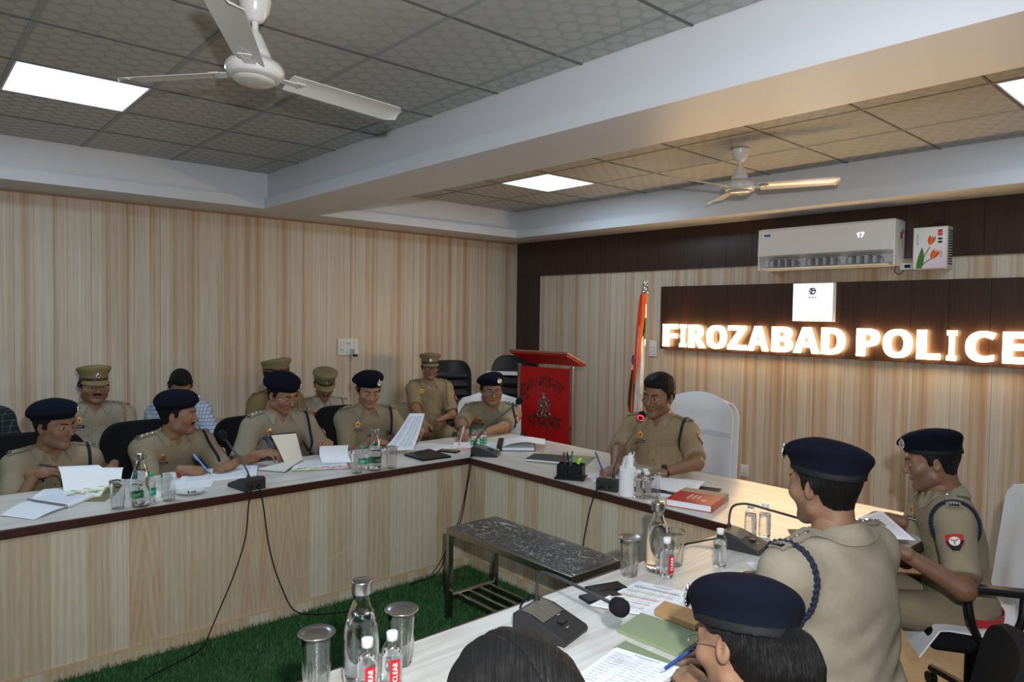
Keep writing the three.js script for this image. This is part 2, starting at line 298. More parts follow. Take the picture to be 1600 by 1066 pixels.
function netSDF(f, lo, hi, cell) {               // surface nets with block skipping
  const n = [0, 1, 2].map(k => Math.ceil((hi[k] - lo[k]) / cell) + 2), [nx, ny, nz] = n, F = new Float32Array(nx * ny * nz), B = 6;
  const X = i => lo[0] + (i - .5) * cell, Y = i => lo[1] + (i - .5) * cell, Z = i => lo[2] + (i - .5) * cell, at = (i, j, k) => (k * ny + j) * nx + i;
  const rad = B * cell * .8661 * 1.25 + cell * 1.5;
  for (let k0 = 0; k0 < nz; k0 += B) for (let j0 = 0; j0 < ny; j0 += B) for (let i0 = 0; i0 < nx; i0 += B) {
    const k1 = Math.min(nz, k0 + B), j1 = Math.min(ny, j0 + B), i1 = Math.min(nx, i0 + B);
    const c = f(X(i0 + B / 2 - .5), Y(j0 + B / 2 - .5), Z(k0 + B / 2 - .5));
    if (Math.abs(c) > rad) { for (let k = k0; k < k1; k++) for (let j = j0; j < j1; j++) F.fill(c, at(i0, j, k), at(i1 - 1, j, k) + 1); continue; }
    for (let k = k0; k < k1; k++) for (let j = j0; j < j1; j++) for (let i = i0; i < i1; i++) F[at(i, j, k)] = f(X(i), Y(j), Z(k));
  }
  const V = new Int32Array(nx * ny * nz).fill(-1), pos = [], idx = [];
  const corners = [[0, 0, 0], [1, 0, 0], [0, 1, 0], [1, 1, 0], [0, 0, 1], [1, 0, 1], [0, 1, 1], [1, 1, 1]], edges = [[0, 1], [2, 3], [4, 5], [6, 7], [0, 2], [1, 3], [4, 6], [5, 7], [0, 4], [1, 5], [2, 6], [3, 7]];
  const val = new Float64Array(8);
  for (let k = 0; k < nz - 1; k++) for (let j = 0; j < ny - 1; j++) for (let i = 0; i < nx - 1; i++) {
    let mask = 0; const b = at(i, j, k);
    val[0] = F[b]; val[1] = F[b + 1]; val[2] = F[b + nx]; val[3] = F[b + nx + 1]; val[4] = F[b + nx * ny]; val[5] = F[b + nx * ny + 1]; val[6] = F[b + nx * ny + nx]; val[7] = F[b + nx * ny + nx + 1];
    for (let c = 0; c < 8; c++) if (val[c] < 0) mask |= 1 << c;
    if (mask === 0 || mask === 255) continue;
    let x = 0, y = 0, z = 0, m = 0;
    for (const [p, q] of edges) { const a = val[p], d = val[q]; if ((a < 0) === (d < 0)) continue; const t = a / (a - d), P = corners[p], Q = corners[q]; x += mix(P[0], Q[0], t); y += mix(P[1], Q[1], t); z += mix(P[2], Q[2], t); m++; }
    V[b] = pos.length / 3; pos.push(X(i) + x / m * cell, Y(j) + y / m * cell, Z(k) + z / m * cell);
  }
  const quad = (a, b, c, d, flip) => { if (a < 0 || b < 0 || c < 0 || d < 0) return; if (flip) idx.push(a, c, b, a, d, c); else idx.push(a, b, c, a, c, d); };
  for (let k = 1; k < nz - 1; k++) for (let j = 1; j < ny - 1; j++) for (let i = 1; i < nx - 1; i++) {
    const b = at(i, j, k), s = F[b] < 0;
    if (s !== F[b + 1] < 0) quad(V[b - nx - nx * ny], V[b - nx * ny], V[b], V[b - nx], !s);
    if (s !== F[b + nx] < 0) quad(V[b - 1 - nx * ny], V[b - 1], V[b], V[b - nx * ny], !s);
    if (s !== F[b + nx * ny] < 0) quad(V[b - 1 - nx], V[b - nx], V[b], V[b - 1], !s);
  }
  const g = new THREE.BufferGeometry(); g.setAttribute('position', new THREE.Float32BufferAttribute(pos, 3)); g.setIndex(idx); g.computeVertexNormals(); return g;
}
function metreUV(g) { const p = g.attributes.position, uv = new Float32Array(p.count * 2); for (let i = 0; i < p.count; i++) { uv[2 * i] = p.getX(i) + p.getZ(i) * .8; uv[2 * i + 1] = p.getY(i); } g.setAttribute('uv', new THREE.BufferAttribute(uv, 2)); return g; }
function colorBy(g, fn) { const p = g.attributes.position, c = new Float32Array(p.count * 3); for (let i = 0; i < p.count; i++) { const r = fn(p.getX(i), p.getY(i), p.getZ(i)); c[3 * i] = r[0]; c[3 * i + 1] = r[1]; c[3 * i + 2] = r[2]; } g.setAttribute('color', new THREE.BufferAttribute(c, 3)); return g; }
function mergeBody(list) { // indexed geometries with position, normal, color
  const gs = list.map(g => { const o = new THREE.BufferGeometry(); for (const k of ['position', 'normal', 'color']) o.setAttribute(k, g.attributes[k]); o.setIndex(g.index); return o; }); return metreUV(mergeGeometries(gs));
}
const PM = {};
{
  const weave = tex(256, 256, (u, v) => .5 + .25 * Math.sin(u * 256 * Math.PI * .5) * Math.sin(v * 256 * Math.PI * .5) + .25 * (noise2(u * 64, v * 64, 5, 64, 64) - .5), .06, .06, false);
  const cloud = (base, amp) => tex(256, 256, (u, v) => { const n = 1 + amp * (noise2(u * 5, v * 5, 3, 5, 5) - .5) + amp * .6 * (noise2(u * 40, v * 40, 4, 40, 40) - .5); return base.map(c => c * n); }, .5, .5);
  PM.cloth = c => phys(0xffffff, .88, { map: cloud(c, .08), bumpMap: weave, bumpScale: .0004, sheen: .25, sheenRoughness: .6 });
  PM.khaki = PM.cloth([.535, .49, .40]); PM.khakiGrey = PM.cloth([.555, .515, .445]); PM.khakiWarm = PM.cloth([.58, .505, .385]); PM.khakiPale = PM.cloth([.66, .62, .56]); PM.khakiDeep = PM.cloth([.47, .40, .27]);
  PM.trouser = PM.cloth([.50, .45, .36]);
  PM.blackTrouser = PM.cloth([.16, .16, .18]);
  PM.capCloth = PM.cloth([.50, .45, .31]);
  PM.navy = phys(new THREE.Color().setRGB(.0042, .0052, .0115), 1, { specularIntensity: .25, bumpMap: tex(256, 256, (u, v) => noise2(u * 128, v * 128, 5, 128, 128), .08, .08, false), bumpScale: .0007, sheen: .2, sheenRoughness: .5, sheenColor: new THREE.Color().setRGB(.03, .035, .06) });
  PM.band = phys(new THREE.Color().setRGB(.008, .0085, .010), .7, { specularIntensity: .4 });
  PM.skin = phys(0xffffff, .52, { vertexColors: true, bumpMap: tex(256, 256, (u, v) => noise2(u * 90, v * 90, 7, 90, 90), .08, .08, false), bumpScale: .0003 });
  PM.hair = phys(0xffffff, .6, { color: new THREE.Color().setRGB(.006, .005, .0045), specularIntensity: .5, bumpMap: tex(512, 256, (u, v) => noise2(u * 256, v * 8, 7, 256, 8), .12, .2, false), bumpScale: .002 });
  PM.eye = phys(new THREE.Color().setRGB(.40, .38, .36), .35); PM.iris = phys(new THREE.Color().setRGB(.016, .009, .006), .08);
  PM.silver = std(new THREE.Color().setRGB(.72, .73, .75), .22, { metalness: 1 });
  PM.gold = std(new THREE.Color().setRGB(.75, .45, .10), .32, { metalness: .8 });
  PM.red = std(new THREE.Color().setRGB(.42, .012, .014), .6); PM.maroon = std(new THREE.Color().setRGB(.16, .02, .018), .6); PM.orange = std(new THREE.Color().setRGB(.75, .16, .03), .7);
  PM.brown = phys(new THREE.Color().setRGB(.07, .018, .010), .35);
  PM.cord = std(new THREE.Color().setRGB(.008, .011, .032), .85); PM.cordKhaki = std(new THREE.Color().setRGB(.33, .2, .09), .85);
  PM.plate = phys(new THREE.Color().setRGB(.012, .012, .013), .3); PM.ink = std(new THREE.Color().setRGB(.55, .55, .55), .6);
  PM.button = std(new THREE.Color().setRGB(.18, .11, .06), .4); PM.boot = phys(new THREE.Color().setRGB(.05, .022, .012), .3);
  PM.glassRim = std(new THREE.Color().setRGB(.02, .02, .02), .35); PM.rimMetal = std(new THREE.Color().setRGB(.5, .44, .36), .25, { metalness: 1 });
  PM.lens = phys(0xffffff, .02, { transmission: 1, thickness: 0, ior: 1.45 });
  const check = (a, b, c, s) => tex(256, 256, (u, v) => { const f = t => { const q = (t * 4) % 1; return q < .3 ? 1 : q > .62 && q < .68 ? .6 : 0; }; const k = f(u) * .5 + f(v) * .5; const th = ((u * 4) % 1 > .12 && (u * 4) % 1 < .17) || ((v * 4) % 1 > .12 && (v * 4) % 1 < .17); return th ? c : lerp3(a, b, k); }, s, s);
  PM.checkBlue = phys(0xffffff, .85, { map: check([.78, .82, .88], [.13, .20, .36], [.85, .88, .92], .11) });
  PM.checkGreen = phys(0xffffff, .85, { map: check([.05, .08, .11], [.10, .16, .17], [.34, .38, .34], .16) });
}
// a small shape laid on a cloth surface: rays from c + right*a + up*b along dir
function onSurface(f, c, right, up, dir, w, h, nu, nv, lift, th, shape) {
  const P = gridPts(nu, nv, (u, v) => {
    const [a, b] = shape ? shape(u, v) : [(u - .5) * w, (v - .5) * h];
    let p = [0, 1, 2].map(k => c[k] + right[k] * a + up[k] * b - dir[k] * .10), t = 0;
    for (let s = 0; s < 40; s++) { const d = f(p[0] + dir[0] * t, p[1] + dir[1] * t, p[2] + dir[2] * t); if (d < .0006 || t > .3) break; t += d * .85; }
    t -= lift; return p.map((q, k) => q + dir[k] * t);
  });
  return sheet(P, th);
}
function hitSurface(f, o, dir) { let t = 0; for (let s = 0; s < 60; s++) { const d = f(o[0] + dir[0] * t, o[1] + dir[1] * t, o[2] + dir[2] * t); if (d < .0005) break; t += d * .85; if (t > .6) break; } return o.map((q, k) => q + dir[k] * t); }
function gradAt(f, p) { const e = .003, g = [0, 1, 2].map(k => { const a = [...p], b = [...p]; a[k] += e; b[k] -= e; return f(...a) - f(...b); }), l = Math.hypot(...g) || 1; return g.map(v => v / l); }
const starGeo = (() => { const s = new THREE.Shape(); for (let i = 0; i < 10; i++) { const r = i & 1 ? .0042 : .0105, a = i * Math.PI / 5; s[i ? 'lineTo' : 'moveTo'](Math.sin(a) * r, Math.cos(a) * r); } return new THREE.ExtrudeGeometry(s, { depth: .003, bevelEnabled: true, bevelSize: .0008, bevelThickness: .0008, bevelSegments: 1 }); })();
const badgeGeo = (() => { // wreathed badge: ring, star body and crown bumps
  const a = [new THREE.TorusGeometry(.011, .0035, 6, 16)];
  for (let i = 0; i < 7; i++) { const t = Math.PI * (i / 6) ; a.push(new THREE.SphereGeometry(.0035, 6, 5).translate(Math.cos(t) * .013, -Math.sin(t) * .013, 0)); }
  a.push(new THREE.CylinderGeometry(.007, .009, .005, 10).rotateX(Math.PI / 2)); a.push(new THREE.ConeGeometry(.006, .011, 6).translate(0, .016, 0)); return join(a);
})();
const crestGeo = (() => { const a = []; for (let i = 0; i < 6; i++) { const t = i / 6 * 6.283; a.push(new THREE.SphereGeometry(.008, 8, 6).scale(1, 1, .4).translate(Math.cos(t) * .011, Math.sin(t) * .011, 0)); } a.push(new THREE.CylinderGeometry(.016, .016, .004, 16).rotateX(Math.PI / 2)); a.push(new THREE.ConeGeometry(.007, .012, 8).scale(1, 1, .5).translate(0, .022, 0)); a.push(new THREE.BoxGeometry(.03, .006, .004).translate(0, -.017, 0)); return join(a); })();
const crestCore = new THREE.SphereGeometry(.009, 10, 8).scale(1, 1, .45);
function place(o, p, n, up = [0, 1, 0], spin = 0) { const Z = new THREE.Vector3(...n), Y = new THREE.Vector3(...up), X = Y.clone().cross(Z).normalize(); Y.copy(Z).cross(X); o.matrix.makeBasis(X, Y, Z).setPosition(...p); o.matrix.decompose(o.position, o.quaternion, o.scale); if (spin) o.rotateZ(spin); return o; }

// hand in its own frame: wrist at 0, fingers +z, back of hand +y, thumb towards +x * side
const HAND = {
  flat: { c: [[.15, .2, .1], [.15, .2, .1], [.15, .25, .1], [.2, .25, .1]], t: [.75, .0, .1] },
  relaxed: { c: [[.45, .6, .3], [.5, .65, .35], [.55, .7, .35], [.6, .7, .35]], t: [.6, -.35, .3] },
  pen: { c: [[.7, .75, .35], [.85, .95, .4], [1.05, 1.2, .5], [1.1, 1.25, .5]], t: [.35, -.75, .35] },
  pinch: { c: [[.8, .7, .2], [.75, .7, .25], [.7, .75, .3], [.7, .8, .3]], t: [.3, -.85, .2] },
  fist: { c: [[1.1, 1.4, .7], [1.15, 1.4, .7], [1.15, 1.4, .7], [1.15, 1.4, .7]], t: [.1, -.8, .6] }
};
function handSDF(pose, side) {
  const P = HAND[pose], segs = [], L = [[.041, .026, .021], [.045, .029, .022], [.041, .027, .022], [.032, .021, .019]], X = [.027, .009, -.009, -.026];
  for (let i = 0; i < 4; i++) {
    let p = [X[i] * side, .002, .088 - (i === 3 ? .008 : i === 0 ? .003 : 0)], a = 0, r = i === 3 ? .0078 : .0092; segs.push([[X[i] * .7 * side, 0, .045], p, .012, r + .0012]);
    const sp = (X[i] * 2.6) * side;
    for (let k = 0; k < 3; k++) { a += P.c[i][k]; const q = [p[0] + Math.sin(sp) * L[i][k] * Math.cos(a), p[1] - Math.sin(a) * L[i][k], p[2] + Math.cos(a) * Math.cos(sp) * L[i][k]]; segs.push([p, q, r, r * .9]); p = q; r *= .9; }
  }
  const [out, down, bend] = P.t; let p = [.022 * side, -.006, .02], dir = new THREE.Vector3(Math.sin(out) * side, down * .6, Math.cos(out)).normalize(), r = .0125;
  [.04, .033, .026].forEach((l, k) => { const q = [p[0] + dir.x * l, p[1] + dir.y * l, p[2] + dir.z * l]; segs.push([p, q, r, r * .9]); p = q; r *= .9; dir.x -= bend * side * .6; dir.y -= bend * .25; dir.normalize(); });
  return (x, y, z) => {
    let d = ell(x, y, z, 0, -.001, .05, .041, .0165, .052); d = sm(d, cap(x, y, z, [0, 0, -.03], [0, 0, .03], .026, .026), .02);
    for (let i = 0; i < segs.length; i++) { const s = segs[i]; d = sm(d, cap(x, y, z, s[0], s[1], s[2], s[3]), i < 16 && i % 4 === 0 ? .008 : .0045); } return d;
  };
}
const handCache = {};
function handGeo(pose, side) { const k = pose + side; return handCache[k] || (handCache[k] = netSDF(handSDF(pose, side), [-.09, -.1, -.05], [.09, .05, .2], .0034)); }

function headSDF(o) {
  const w = o.faceW || 1, j = o.jaw || 1, fat = o.fat || 0;
  return (x, y, z) => {
    const ax = Math.abs(x) / w; const X = ax;
    let d = ell(X, y, z, 0, .032, -.012, .077, .09, .098);
    d = sm(d, ell(X, y, z, 0, -.03, .032, .061 + fat * .008, .082, .058), .03);
    d = sm(d, cap(X, y, z, [0, -.096, .066], [.05 * j, -.062, .004], .021, .021 + fat * .008), .03);
    d = sm(d, cap(X, y, z, [0, -.098, .07], [.012, -.098, .068], .018, .016), .02);
    d = sm(d, ell(X, y, z, .044, -.018, .062, .026 + fat * .006, .024, .024), .025);
    d = sm(d, cap(X, y, z, [0, .026, .086], [.042, .026, .071], .0105, .0095), .02);
    // sockets
    d = sM(d, -ell(X, y, z, .032, .004, .104, .0195, .0125, .02), .012);
    // eyeball lids
    const ey = Math.hypot(X - .032, y - .004, z - .0785) - .0142, open = o.eye === undefined ? .0032 : o.eye;
    d = sm(d, Math.max(ey, Math.max(open - (y - .004), -.02) * .9), .003); d = sm(d, Math.max(ey, ((y - .004) + .0046) * .9), .003);
    // nose
    d = sm(d, cap(X, y, z, [0, .014, .088], [0, -.028, .110], .0075, .0115), .014);
    d = sm(d, ell(X, y, z, .0125, -.033, .097, .0085, .0075, .0105), .006);
    d = sM(d, -ell(X, y, z, .0065, -.0405, .103, .0035, .003, .005), .003);
    // lips
    d = sm(d, cap(X, y, z, [0, -.0565, .0945], [.019, -.0595, .083], .0055, .0035), .006);
    d = sm(d, cap(X, y, z, [0, -.0675, .0925], [.015, -.0655, .084], .0065, .004), .006);
    const mo = o.mouth || .0012; d = sM(d, -ell(X, y, z, 0, -.0622, .099, .02, mo, .012), .002);
    d = sM(d, -ell(X, y, z, 0, -.079, .1, .014, .006, .012), .01);
    // ears
    const ez = z + .012 + (y) * .18, el = ell(X, y, ez, .079, .0, 0, .010, .031, .0185), dip = ell(X, y, ez, .091, .002, .002, .008, .021, .011);
    d = sm(d, sM(el, -dip, .004), .006);
    d = sm(d, cap(X, y, z, [0, -.03, -.03], [0, -.12, -.035], .052, .054), .03);
    return d;
  };
}
const hairline = [[-.11, -.062], [-.06, -.058], [-.035, -.045], [-.026, .0], [-.015, .028], [.0, .024], [.006, -.004], [.020, -.008], [.026, .03], [.045, .052], [.06, .066], [.12, .070]];
function lineAt(t, z) { for (let i = 1; i < t.length; i++) if (z < t[i][0]) { const a = t[i - 1], b = t[i]; return mix(a[1], b[1], clamp((z - a[0]) / (b[0] - a[0]), 0, 1)); } return t[t.length - 1][1]; }

let personCount = 0;
function person(o) {
  const rnd = rng(1000 + personCount++ * 17);
  const yaw = o.yaw * Math.PI / 180, lean = (o.lean || 15) * Math.PI / 180, S = o.scale || 1, TL = .455 * S;
  const cy = Math.cos(yaw), sy = Math.sin(yaw);
  // pelvis from the head position
  const sp = [0, Math.cos(lean), Math.sin(lean)], na = lean * .75 + .1, nk = [0, Math.cos(na), Math.sin(na)];
  const hl = [0, sp[1] * TL + nk[1] * .172, sp[2] * TL + nk[2] * .172 + .012];      // head centre over pelvis, local
  const px = o.head[0] - (hl[2] * sy), pz = o.head[2] - (hl[2] * cy), py = o.head[1] - hl[1];
  const root = thing('person', o.label, 'person', [px, 0, pz], yaw, o.group);
  const loc = p => { const dx = p[0] - px, dz = p[2] - pz; return [dx * cy - dz * sy, p[1], dx * sy + dz * cy]; };
  const locDir = p => [p[0] * cy - p[2] * sy, p[1], p[0] * sy + p[2] * cy];
  const pel = [0, py, 0], N = [0, py + sp[1] * TL, sp[2] * TL], Hc = [0, py + hl[1], hl[2]];
  const bw = o.build || 1, belly = o.belly || 1;
  const cl = Math.cos(lean), sl = Math.sin(lean);
  const sh = s => [s * .168 * bw, N[1] - .035 * sp[1] - .01, N[2] - .035 * sp[2] + (o.reach || .02)];
  const arms = {};
  for (const [k, s] of [['L', 1], ['R', -1]]) {
    const a = o['arm' + k] || {}; const A = sh(s); let Wt = a.hand ? loc(a.hand) : [s * .16, py + .12, .34]; const l1 = .285 * S, l2 = .25 * S;
    let v = Wt.map((q, i) => q - A[i]), D = Math.hypot(...v), mx = (l1 + l2) * .985; if (D > mx) { v = v.map(q => q * mx / D); Wt = A.map((q, i) => q + v[i]); D = mx; }
    const hint = a.elbow ? a.elbow : [s * .6, -1, -.35], vn = v.map(q => q / D), hd = hint[0] * vn[0] + hint[1] * vn[1] + hint[2] * vn[2]; let h = hint.map((q, i) => q - vn[i] * hd), hlen = Math.hypot(...h); h = h.map(q => q / hlen);
    const t = (l1 * l1 - l2 * l2 + D * D) / (2 * D), hh = Math.sqrt(Math.max(0, l1 * l1 - t * t)); const E = A.map((q, i) => q + vn[i] * t + h[i] * hh);
    arms[k] = { A, E, W: Wt, s, a };
  }
  const hips = [1, -1].map(s => { const K = [s * (o.knees || .13), Math.max(.47, py - .0), .40]; return { H: [s * .088, py - .01, .02], K, A: [s * (o.knees || .13), .09, .36], s }; });
  const toT = (x, y, z) => { const dy = y - pel[1], dz = z - pel[2]; return [x, dy * cl + dz * sl, dz * cl - dy * sl]; };
  const torso = (x, y, z) => {
    const [qx, qy, qz] = toT(x, y, z); const X = qx / bw;
    let d = ell(X, qy, qz, 0, .33, -.005, .158, .18, .108);
    d = sm(d, ell(X, qy, qz, 0, .13, .012 + (belly - 1) * .05, .15 * (.7 + belly * .3), .16, .112 * belly), .08);
    d = sm(d, ell(X, qy, qz, 0, .0, .0, .165, .11, .118), .07);
    const A = arms.L.A, B = arms.R.A; d = sm(d, cap(x, y, z, A, B, .058, .058), .06);
    d = sm(d, cap(x, y, z, [N[0], N[1] + .035, N[2] - .005], [A[0] * .8, A[1] + .02, A[2]], .05, .038), .05); d = sm(d, cap(x, y, z, [N[0], N[1] + .035, N[2] - .005], [B[0] * .8, B[1] + .02, B[2]], .05, .038), .05);
    return d;
  };
  const neckTop = [0, Hc[1] - .06, Hc[2] - .02];
  const neck = (x, y, z) => cap(x, y, z, [0, N[1] - .03, N[2] - .01], neckTop, .06, .053);
  const armD = (x, y, z, m, grow, t1) => { const E1 = m.A.map((q, i) => mix(q, m.E[i], t1)); return cap(x, y, z, m.A, E1, .055 + grow, .045 + grow); };
  const legD = (x, y, z, L, grow) => sm(cap(x, y, z, L.H, L.K, .088 + grow, .062 + grow), cap(x, y, z, L.K, L.A, .058 + grow, .042 + grow), .03);
  // ---- skin
  const hs = headSDF(o), hy = (o.headYaw - o.yaw) * Math.PI / 180, hp = (o.headPitch || 0) * Math.PI / 180, hr = (o.headRoll || 0) * Math.PI / 180;
  const hq = new THREE.Quaternion().setFromEuler(new THREE.Euler(hp, hy, hr, 'YXZ')), hsz = o.headScale || 1;
  const HM = new THREE.Matrix4().compose(new THREE.Vector3(...Hc), hq, new THREE.Vector3(hsz, hsz, hsz));
  const tone = [o.skin[0], o.skin[1] * .95, o.skin[2] * .87];
  const hg = netSDF(hs, [-.1, -.16, -.13], [.1, .14, .14], o.fine ? .003 : .0036);
  colorBy(hg, (x, y, z) => {
    const n = .93 + .14 * noise3(x * 60 + 5, y * 60, z * 60); let c = tone.map(q => q * n);
    const ax = Math.abs(x); const lip = sstep(.004, -.002, Math.max(Math.abs(y + .0625) - .010 + ax * .25, .084 - z - ax * .3)); c = lerp3(c, [tone[0] * .82, tone[1] * .55, tone[2] * .6], lip * .8);
    if (!o.woman) { const beard = sstep(-.035, -.06, y) * sstep(.0, .03, z) * (1 - lip) * (.55 + .45 * noise3(x * 220, y * 220, z * 220)); c = lerp3(c, [.07, .05, .042], beard * (o.stubble === undefined ? .35 : o.stubble)); }
    return c;
  });
  hg.applyMatrix4(HM);
  const skinD = (x, y, z) => {
    let d = torso(x, y, z) + .004; d = sm(d, neck(x, y, z), .03);
    for (const k of ['L', 'R']) { const m = arms[k]; d = sm(d, armD(x, y, z, m, -.004, 1), .03); d = sm(d, cap(x, y, z, m.E, m.W, .043, .027), .025); }
    for (const L of hips) d = sm(d, legD(x, y, z, L, -.012), .03);
    return d;
  };
  const all = [N, arms.L.E, arms.R.E, arms.L.W, arms.R.W, hips[0].K, hips[1].K, hips[0].A, hips[1].A, pel, arms.L.A, arms.R.A, neckTop];
  const lo = [0, 1, 2].map(k => Math.min(...all.map(p => p[k])) - .2), hi = [0, 1, 2].map(k => Math.max(...all.map(p => p[k])) + .2); lo[1] = .0;
  const plainSkin = (x, y, z) => { const n = .92 + .16 * noise3(x * 50, y * 50, z * 50); return tone.map(q => q * n); };
  const bg = colorBy(netSDF(skinD, lo, hi, .012), plainSkin), list = [hg, bg];
  const handM = {};
  for (const k of ['L', 'R']) {
    const m = arms[k], side = k === 'L' ? -1 : 1; const fd = m.W.map((q, i) => q - m.E[i]);
    const Z = new THREE.Vector3(...(m.a.dir ? locDir(m.a.dir) : fd)).normalize(), Y = new THREE.Vector3(...(m.a.back ? locDir(m.a.back) : [m.s * .35, 1, 0])), X = Y.clone().cross(Z).normalize(); Y.copy(Z).cross(X);
    const mt = new THREE.Matrix4().makeBasis(X, Y, Z).setPosition(...m.W); handM[k] = mt;
    const g = handGeo(m.a.pose || 'relaxed', side).clone(); const hsca = (o.handScale || 1) * (o.woman ? .92 : 1); g.scale(hsca, hsca, hsca); g.applyMatrix4(mt); list.push(colorBy(g, plainSkin));
  }
  const body = mesh('body', mergeBody(list), PM.skin, root);
  // ---- shirt
  const cuffT = o.long ? 1 : (o.sleeve || .86), nOff = rnd() * 20;
  const fold = (x, y, z) => { const q = toT(x, y, z); return .006 * (noise3(q[0] * 8 + nOff, q[1] * 24 + q[0] * 10, q[2] * 8) - .5) * 2 * sstep(.44, .12, q[1]) + .009 * (noise3(x * 12 + nOff, y * 15 - x * 10, z * 12) - .5); };
  const collarC = [0, N[1] + .045, N[2] + .045];
  const shirtD = (x, y, z) => {
    let d = torso(x, y, z) - .010;
    for (const k of ['L', 'R']) {
      const m = arms[k], ux = m.E.map((q, i) => q - m.A[i]), len = Math.hypot(...ux), t = ((x - m.A[0]) * ux[0] + (y - m.A[1]) * ux[1] + (z - m.A[2]) * ux[2]) / len;
      let s = armD(x, y, z, m, .016 + .006 * clamp(t / len, 0, 1), 1); if (o.long) { s = sm(s, cap(x, y, z, m.E, m.W, .058, .038), .03); const w = m.W.map((q, i) => q - m.E[i]), wl = Math.hypot(...w), tw = ((x - m.E[0]) * w[0] + (y - m.E[1]) * w[1] + (z - m.E[2]) * w[2]) / wl; s = Math.max(s, tw - wl * .97); }
      else s = Math.max(s, t - len * cuffT);
      d = sm(d, s, .035);
    }
    d = d + fold(x, y, z);
    const q = toT(x, y, z); d = Math.max(d, -(q[1] + .03));                         // hem at the belt
    // neck opening: round at the back, V in front
    const yy = y - (N[1] + .048), zz = z - N[2]; d = Math.max(d, yy * .9);
    const vd = (o.vneck || .085), wy = (N[1] + .05) - y; if (zz > 0 && wy < vd) d = Math.max(d, -(Math.abs(x) - .036 * (1 - wy / vd)));
    return d;
  };
  const shirt = o.shirt || PM.khaki;
  const shirtM = mesh('shirt', metreUV(netSDF(shirtD, lo, hi, o.fine ? .0095 : .0115)), shirt, root);
  // collar
  {
    const P = gridPts(28, 3, (u, v) => {
      const a = (u - .5) * 2 * 2.55, back = Math.cos(a), sx = Math.sin(a), tip = Math.pow(Math.abs(u - .5) * 2, 5);
      const r0 = .066, stand = [sx * r0, N[1] + .062 + .02 * back, N[2] + .004 - back * r0 * .98 + (tip * .012)];
      const r1 = r0 + .034 + tip * .012; let fall = [sx * r1 * (1 + tip * .15), N[1] + .028 + .004 * back - tip * .052, N[2] + .004 - back * r1 + tip * .018];
      if (v === 0) return stand.map((q, i) => i === 1 ? q - .03 : q * 1); if (v < .5) return stand;
      let p = stand.map((q, i) => mix(q, fall[i], v > .9 ? 1 : .45)); if (v > .5 && v < .9) p[1] += .008;
      for (let k = 0; k < 4; k++) { const d = shirtD(...p) - .006; if (d < 0) { const g = gradAt(torso, p); p = p.map((q, i) => q - g[i] * d); } } return p;
    });
    mesh('collar', sheet(P, .0035), shirt, root);
  }
  const nrm = v => { const l = Math.hypot(...v); return v.map(q => q / l); };
  const tUp = [0, cl, sl], tF = [0, -sl, cl];
  const tw = (x, y, z) => [x * bw, pel[1] + y * cl - z * sl, pel[2] + y * sl + z * cl];   // torso frame to local
  const ft = (x, y) => hitSurface(shirtD, tw(x, y, .35), tF.map(q => -q));
  if (!o.plain) {
    // button strip, buttons, pockets with flaps
    mesh('button_placket', onSurface(shirtD, tw(0, .20, .1), [1, 0, 0], tUp, tF.map(q => -q), .032, .36, 3, 16, .0025, .002), shirt, root);
    for (let i = 0; i < 5; i++) { const p = ft(0, .33 - i * .075), b = mesh('button', new THREE.CylinderGeometry(.0055, .0055, .003, 10).rotateX(Math.PI / 2), PM.button, root); place(b, p.map((q, k) => q + tF[k] * .0045), gradAt(shirtD, p)); }
    for (const s of [1, -1]) {
      const pk = mesh('pocket', onSurface(shirtD, tw(s * .085, .27, .1), [1, 0, 0], tUp, tF.map(q => -q), .105, .115, 6, 6, .0025, .002), shirt, root);
      mesh('pocket_flap', onSurface(shirtD, tw(s * .085, .322, .1), [1, 0, 0], tUp, tF.map(q => -q), .11, .045, 6, 4, .0055, .0025, (u, v) => [(u - .5) * .11, (v - .5) * .045 - (v < .1 ? .012 * (1 - Math.abs(u - .5) * 2) : 0)]), shirt, root);
    }
    // epaulettes
    for (const [k, s] of [['L', 1], ['R', -1]]) {
      const A = arms[k].A, i0 = [s * .07 * bw, N[1] + .02, N[2] + .0], i1 = [A[0] + s * .028, A[1] + .03, A[2]]; const ax = nrm(i1.map((q, i) => q - i0[i])), c = i0.map((q, i) => (q + i1[i]) / 2), len = Math.hypot(...i1.map((q, i) => q - i0[i]));
      const dn = nrm([s * -.25, -1, -.25]); let wd = nrm([ax[1] * dn[2] - ax[2] * dn[1], ax[2] * dn[0] - ax[0] * dn[2], ax[0] * dn[1] - ax[1] * dn[0]]);
      const ep = mesh('epaulette', onSurface(shirtD, c, ax, wd, dn, len, .052, 8, 4, .006, .004, (u, v) => [(u - .5) * len, (v - .5) * (.042 + .012 * u)]), shirt, root);
      const nst = o.stars || 3; for (let i = 0; i < nst; i++) { const t = .22 + i * .22, b = i0.map((q, j) => mix(q, i1[j], t) - dn[j] * .1), p = hitSurface(shirtD, b, dn); const st = mesh(i === 0 && o.rankEmblem ? 'rank_emblem' : 'rank_star', starGeo, PM.silver, ep); place(st, p.map((q, j) => q - dn[j] * .0085), dn.map(q => -q), ax); }
      const lt = mesh('shoulder_title', onSurface(shirtD, i0.map((q, j) => mix(q, i1[j], .92)), ax, wd, dn, .016, .036, 2, 3, .0085, .002), o.redTitle ? PM.maroon : PM.band, ep); const pi = hitSurface(shirtD, i0.map((q, j) => mix(q, i1[j], .92) - dn[j] * .1), dn);
      if (!o.redTitle) for (let i = -1; i <= 1; i++) { const bb = mesh('letter', new THREE.TorusGeometry(.0035, .001, 4, 8), PM.silver, ep); place(bb, pi.map((q, j) => q - dn[j] * .0105 + wd[j] * i * .0105), dn.map(q => -q), ax); }
    }
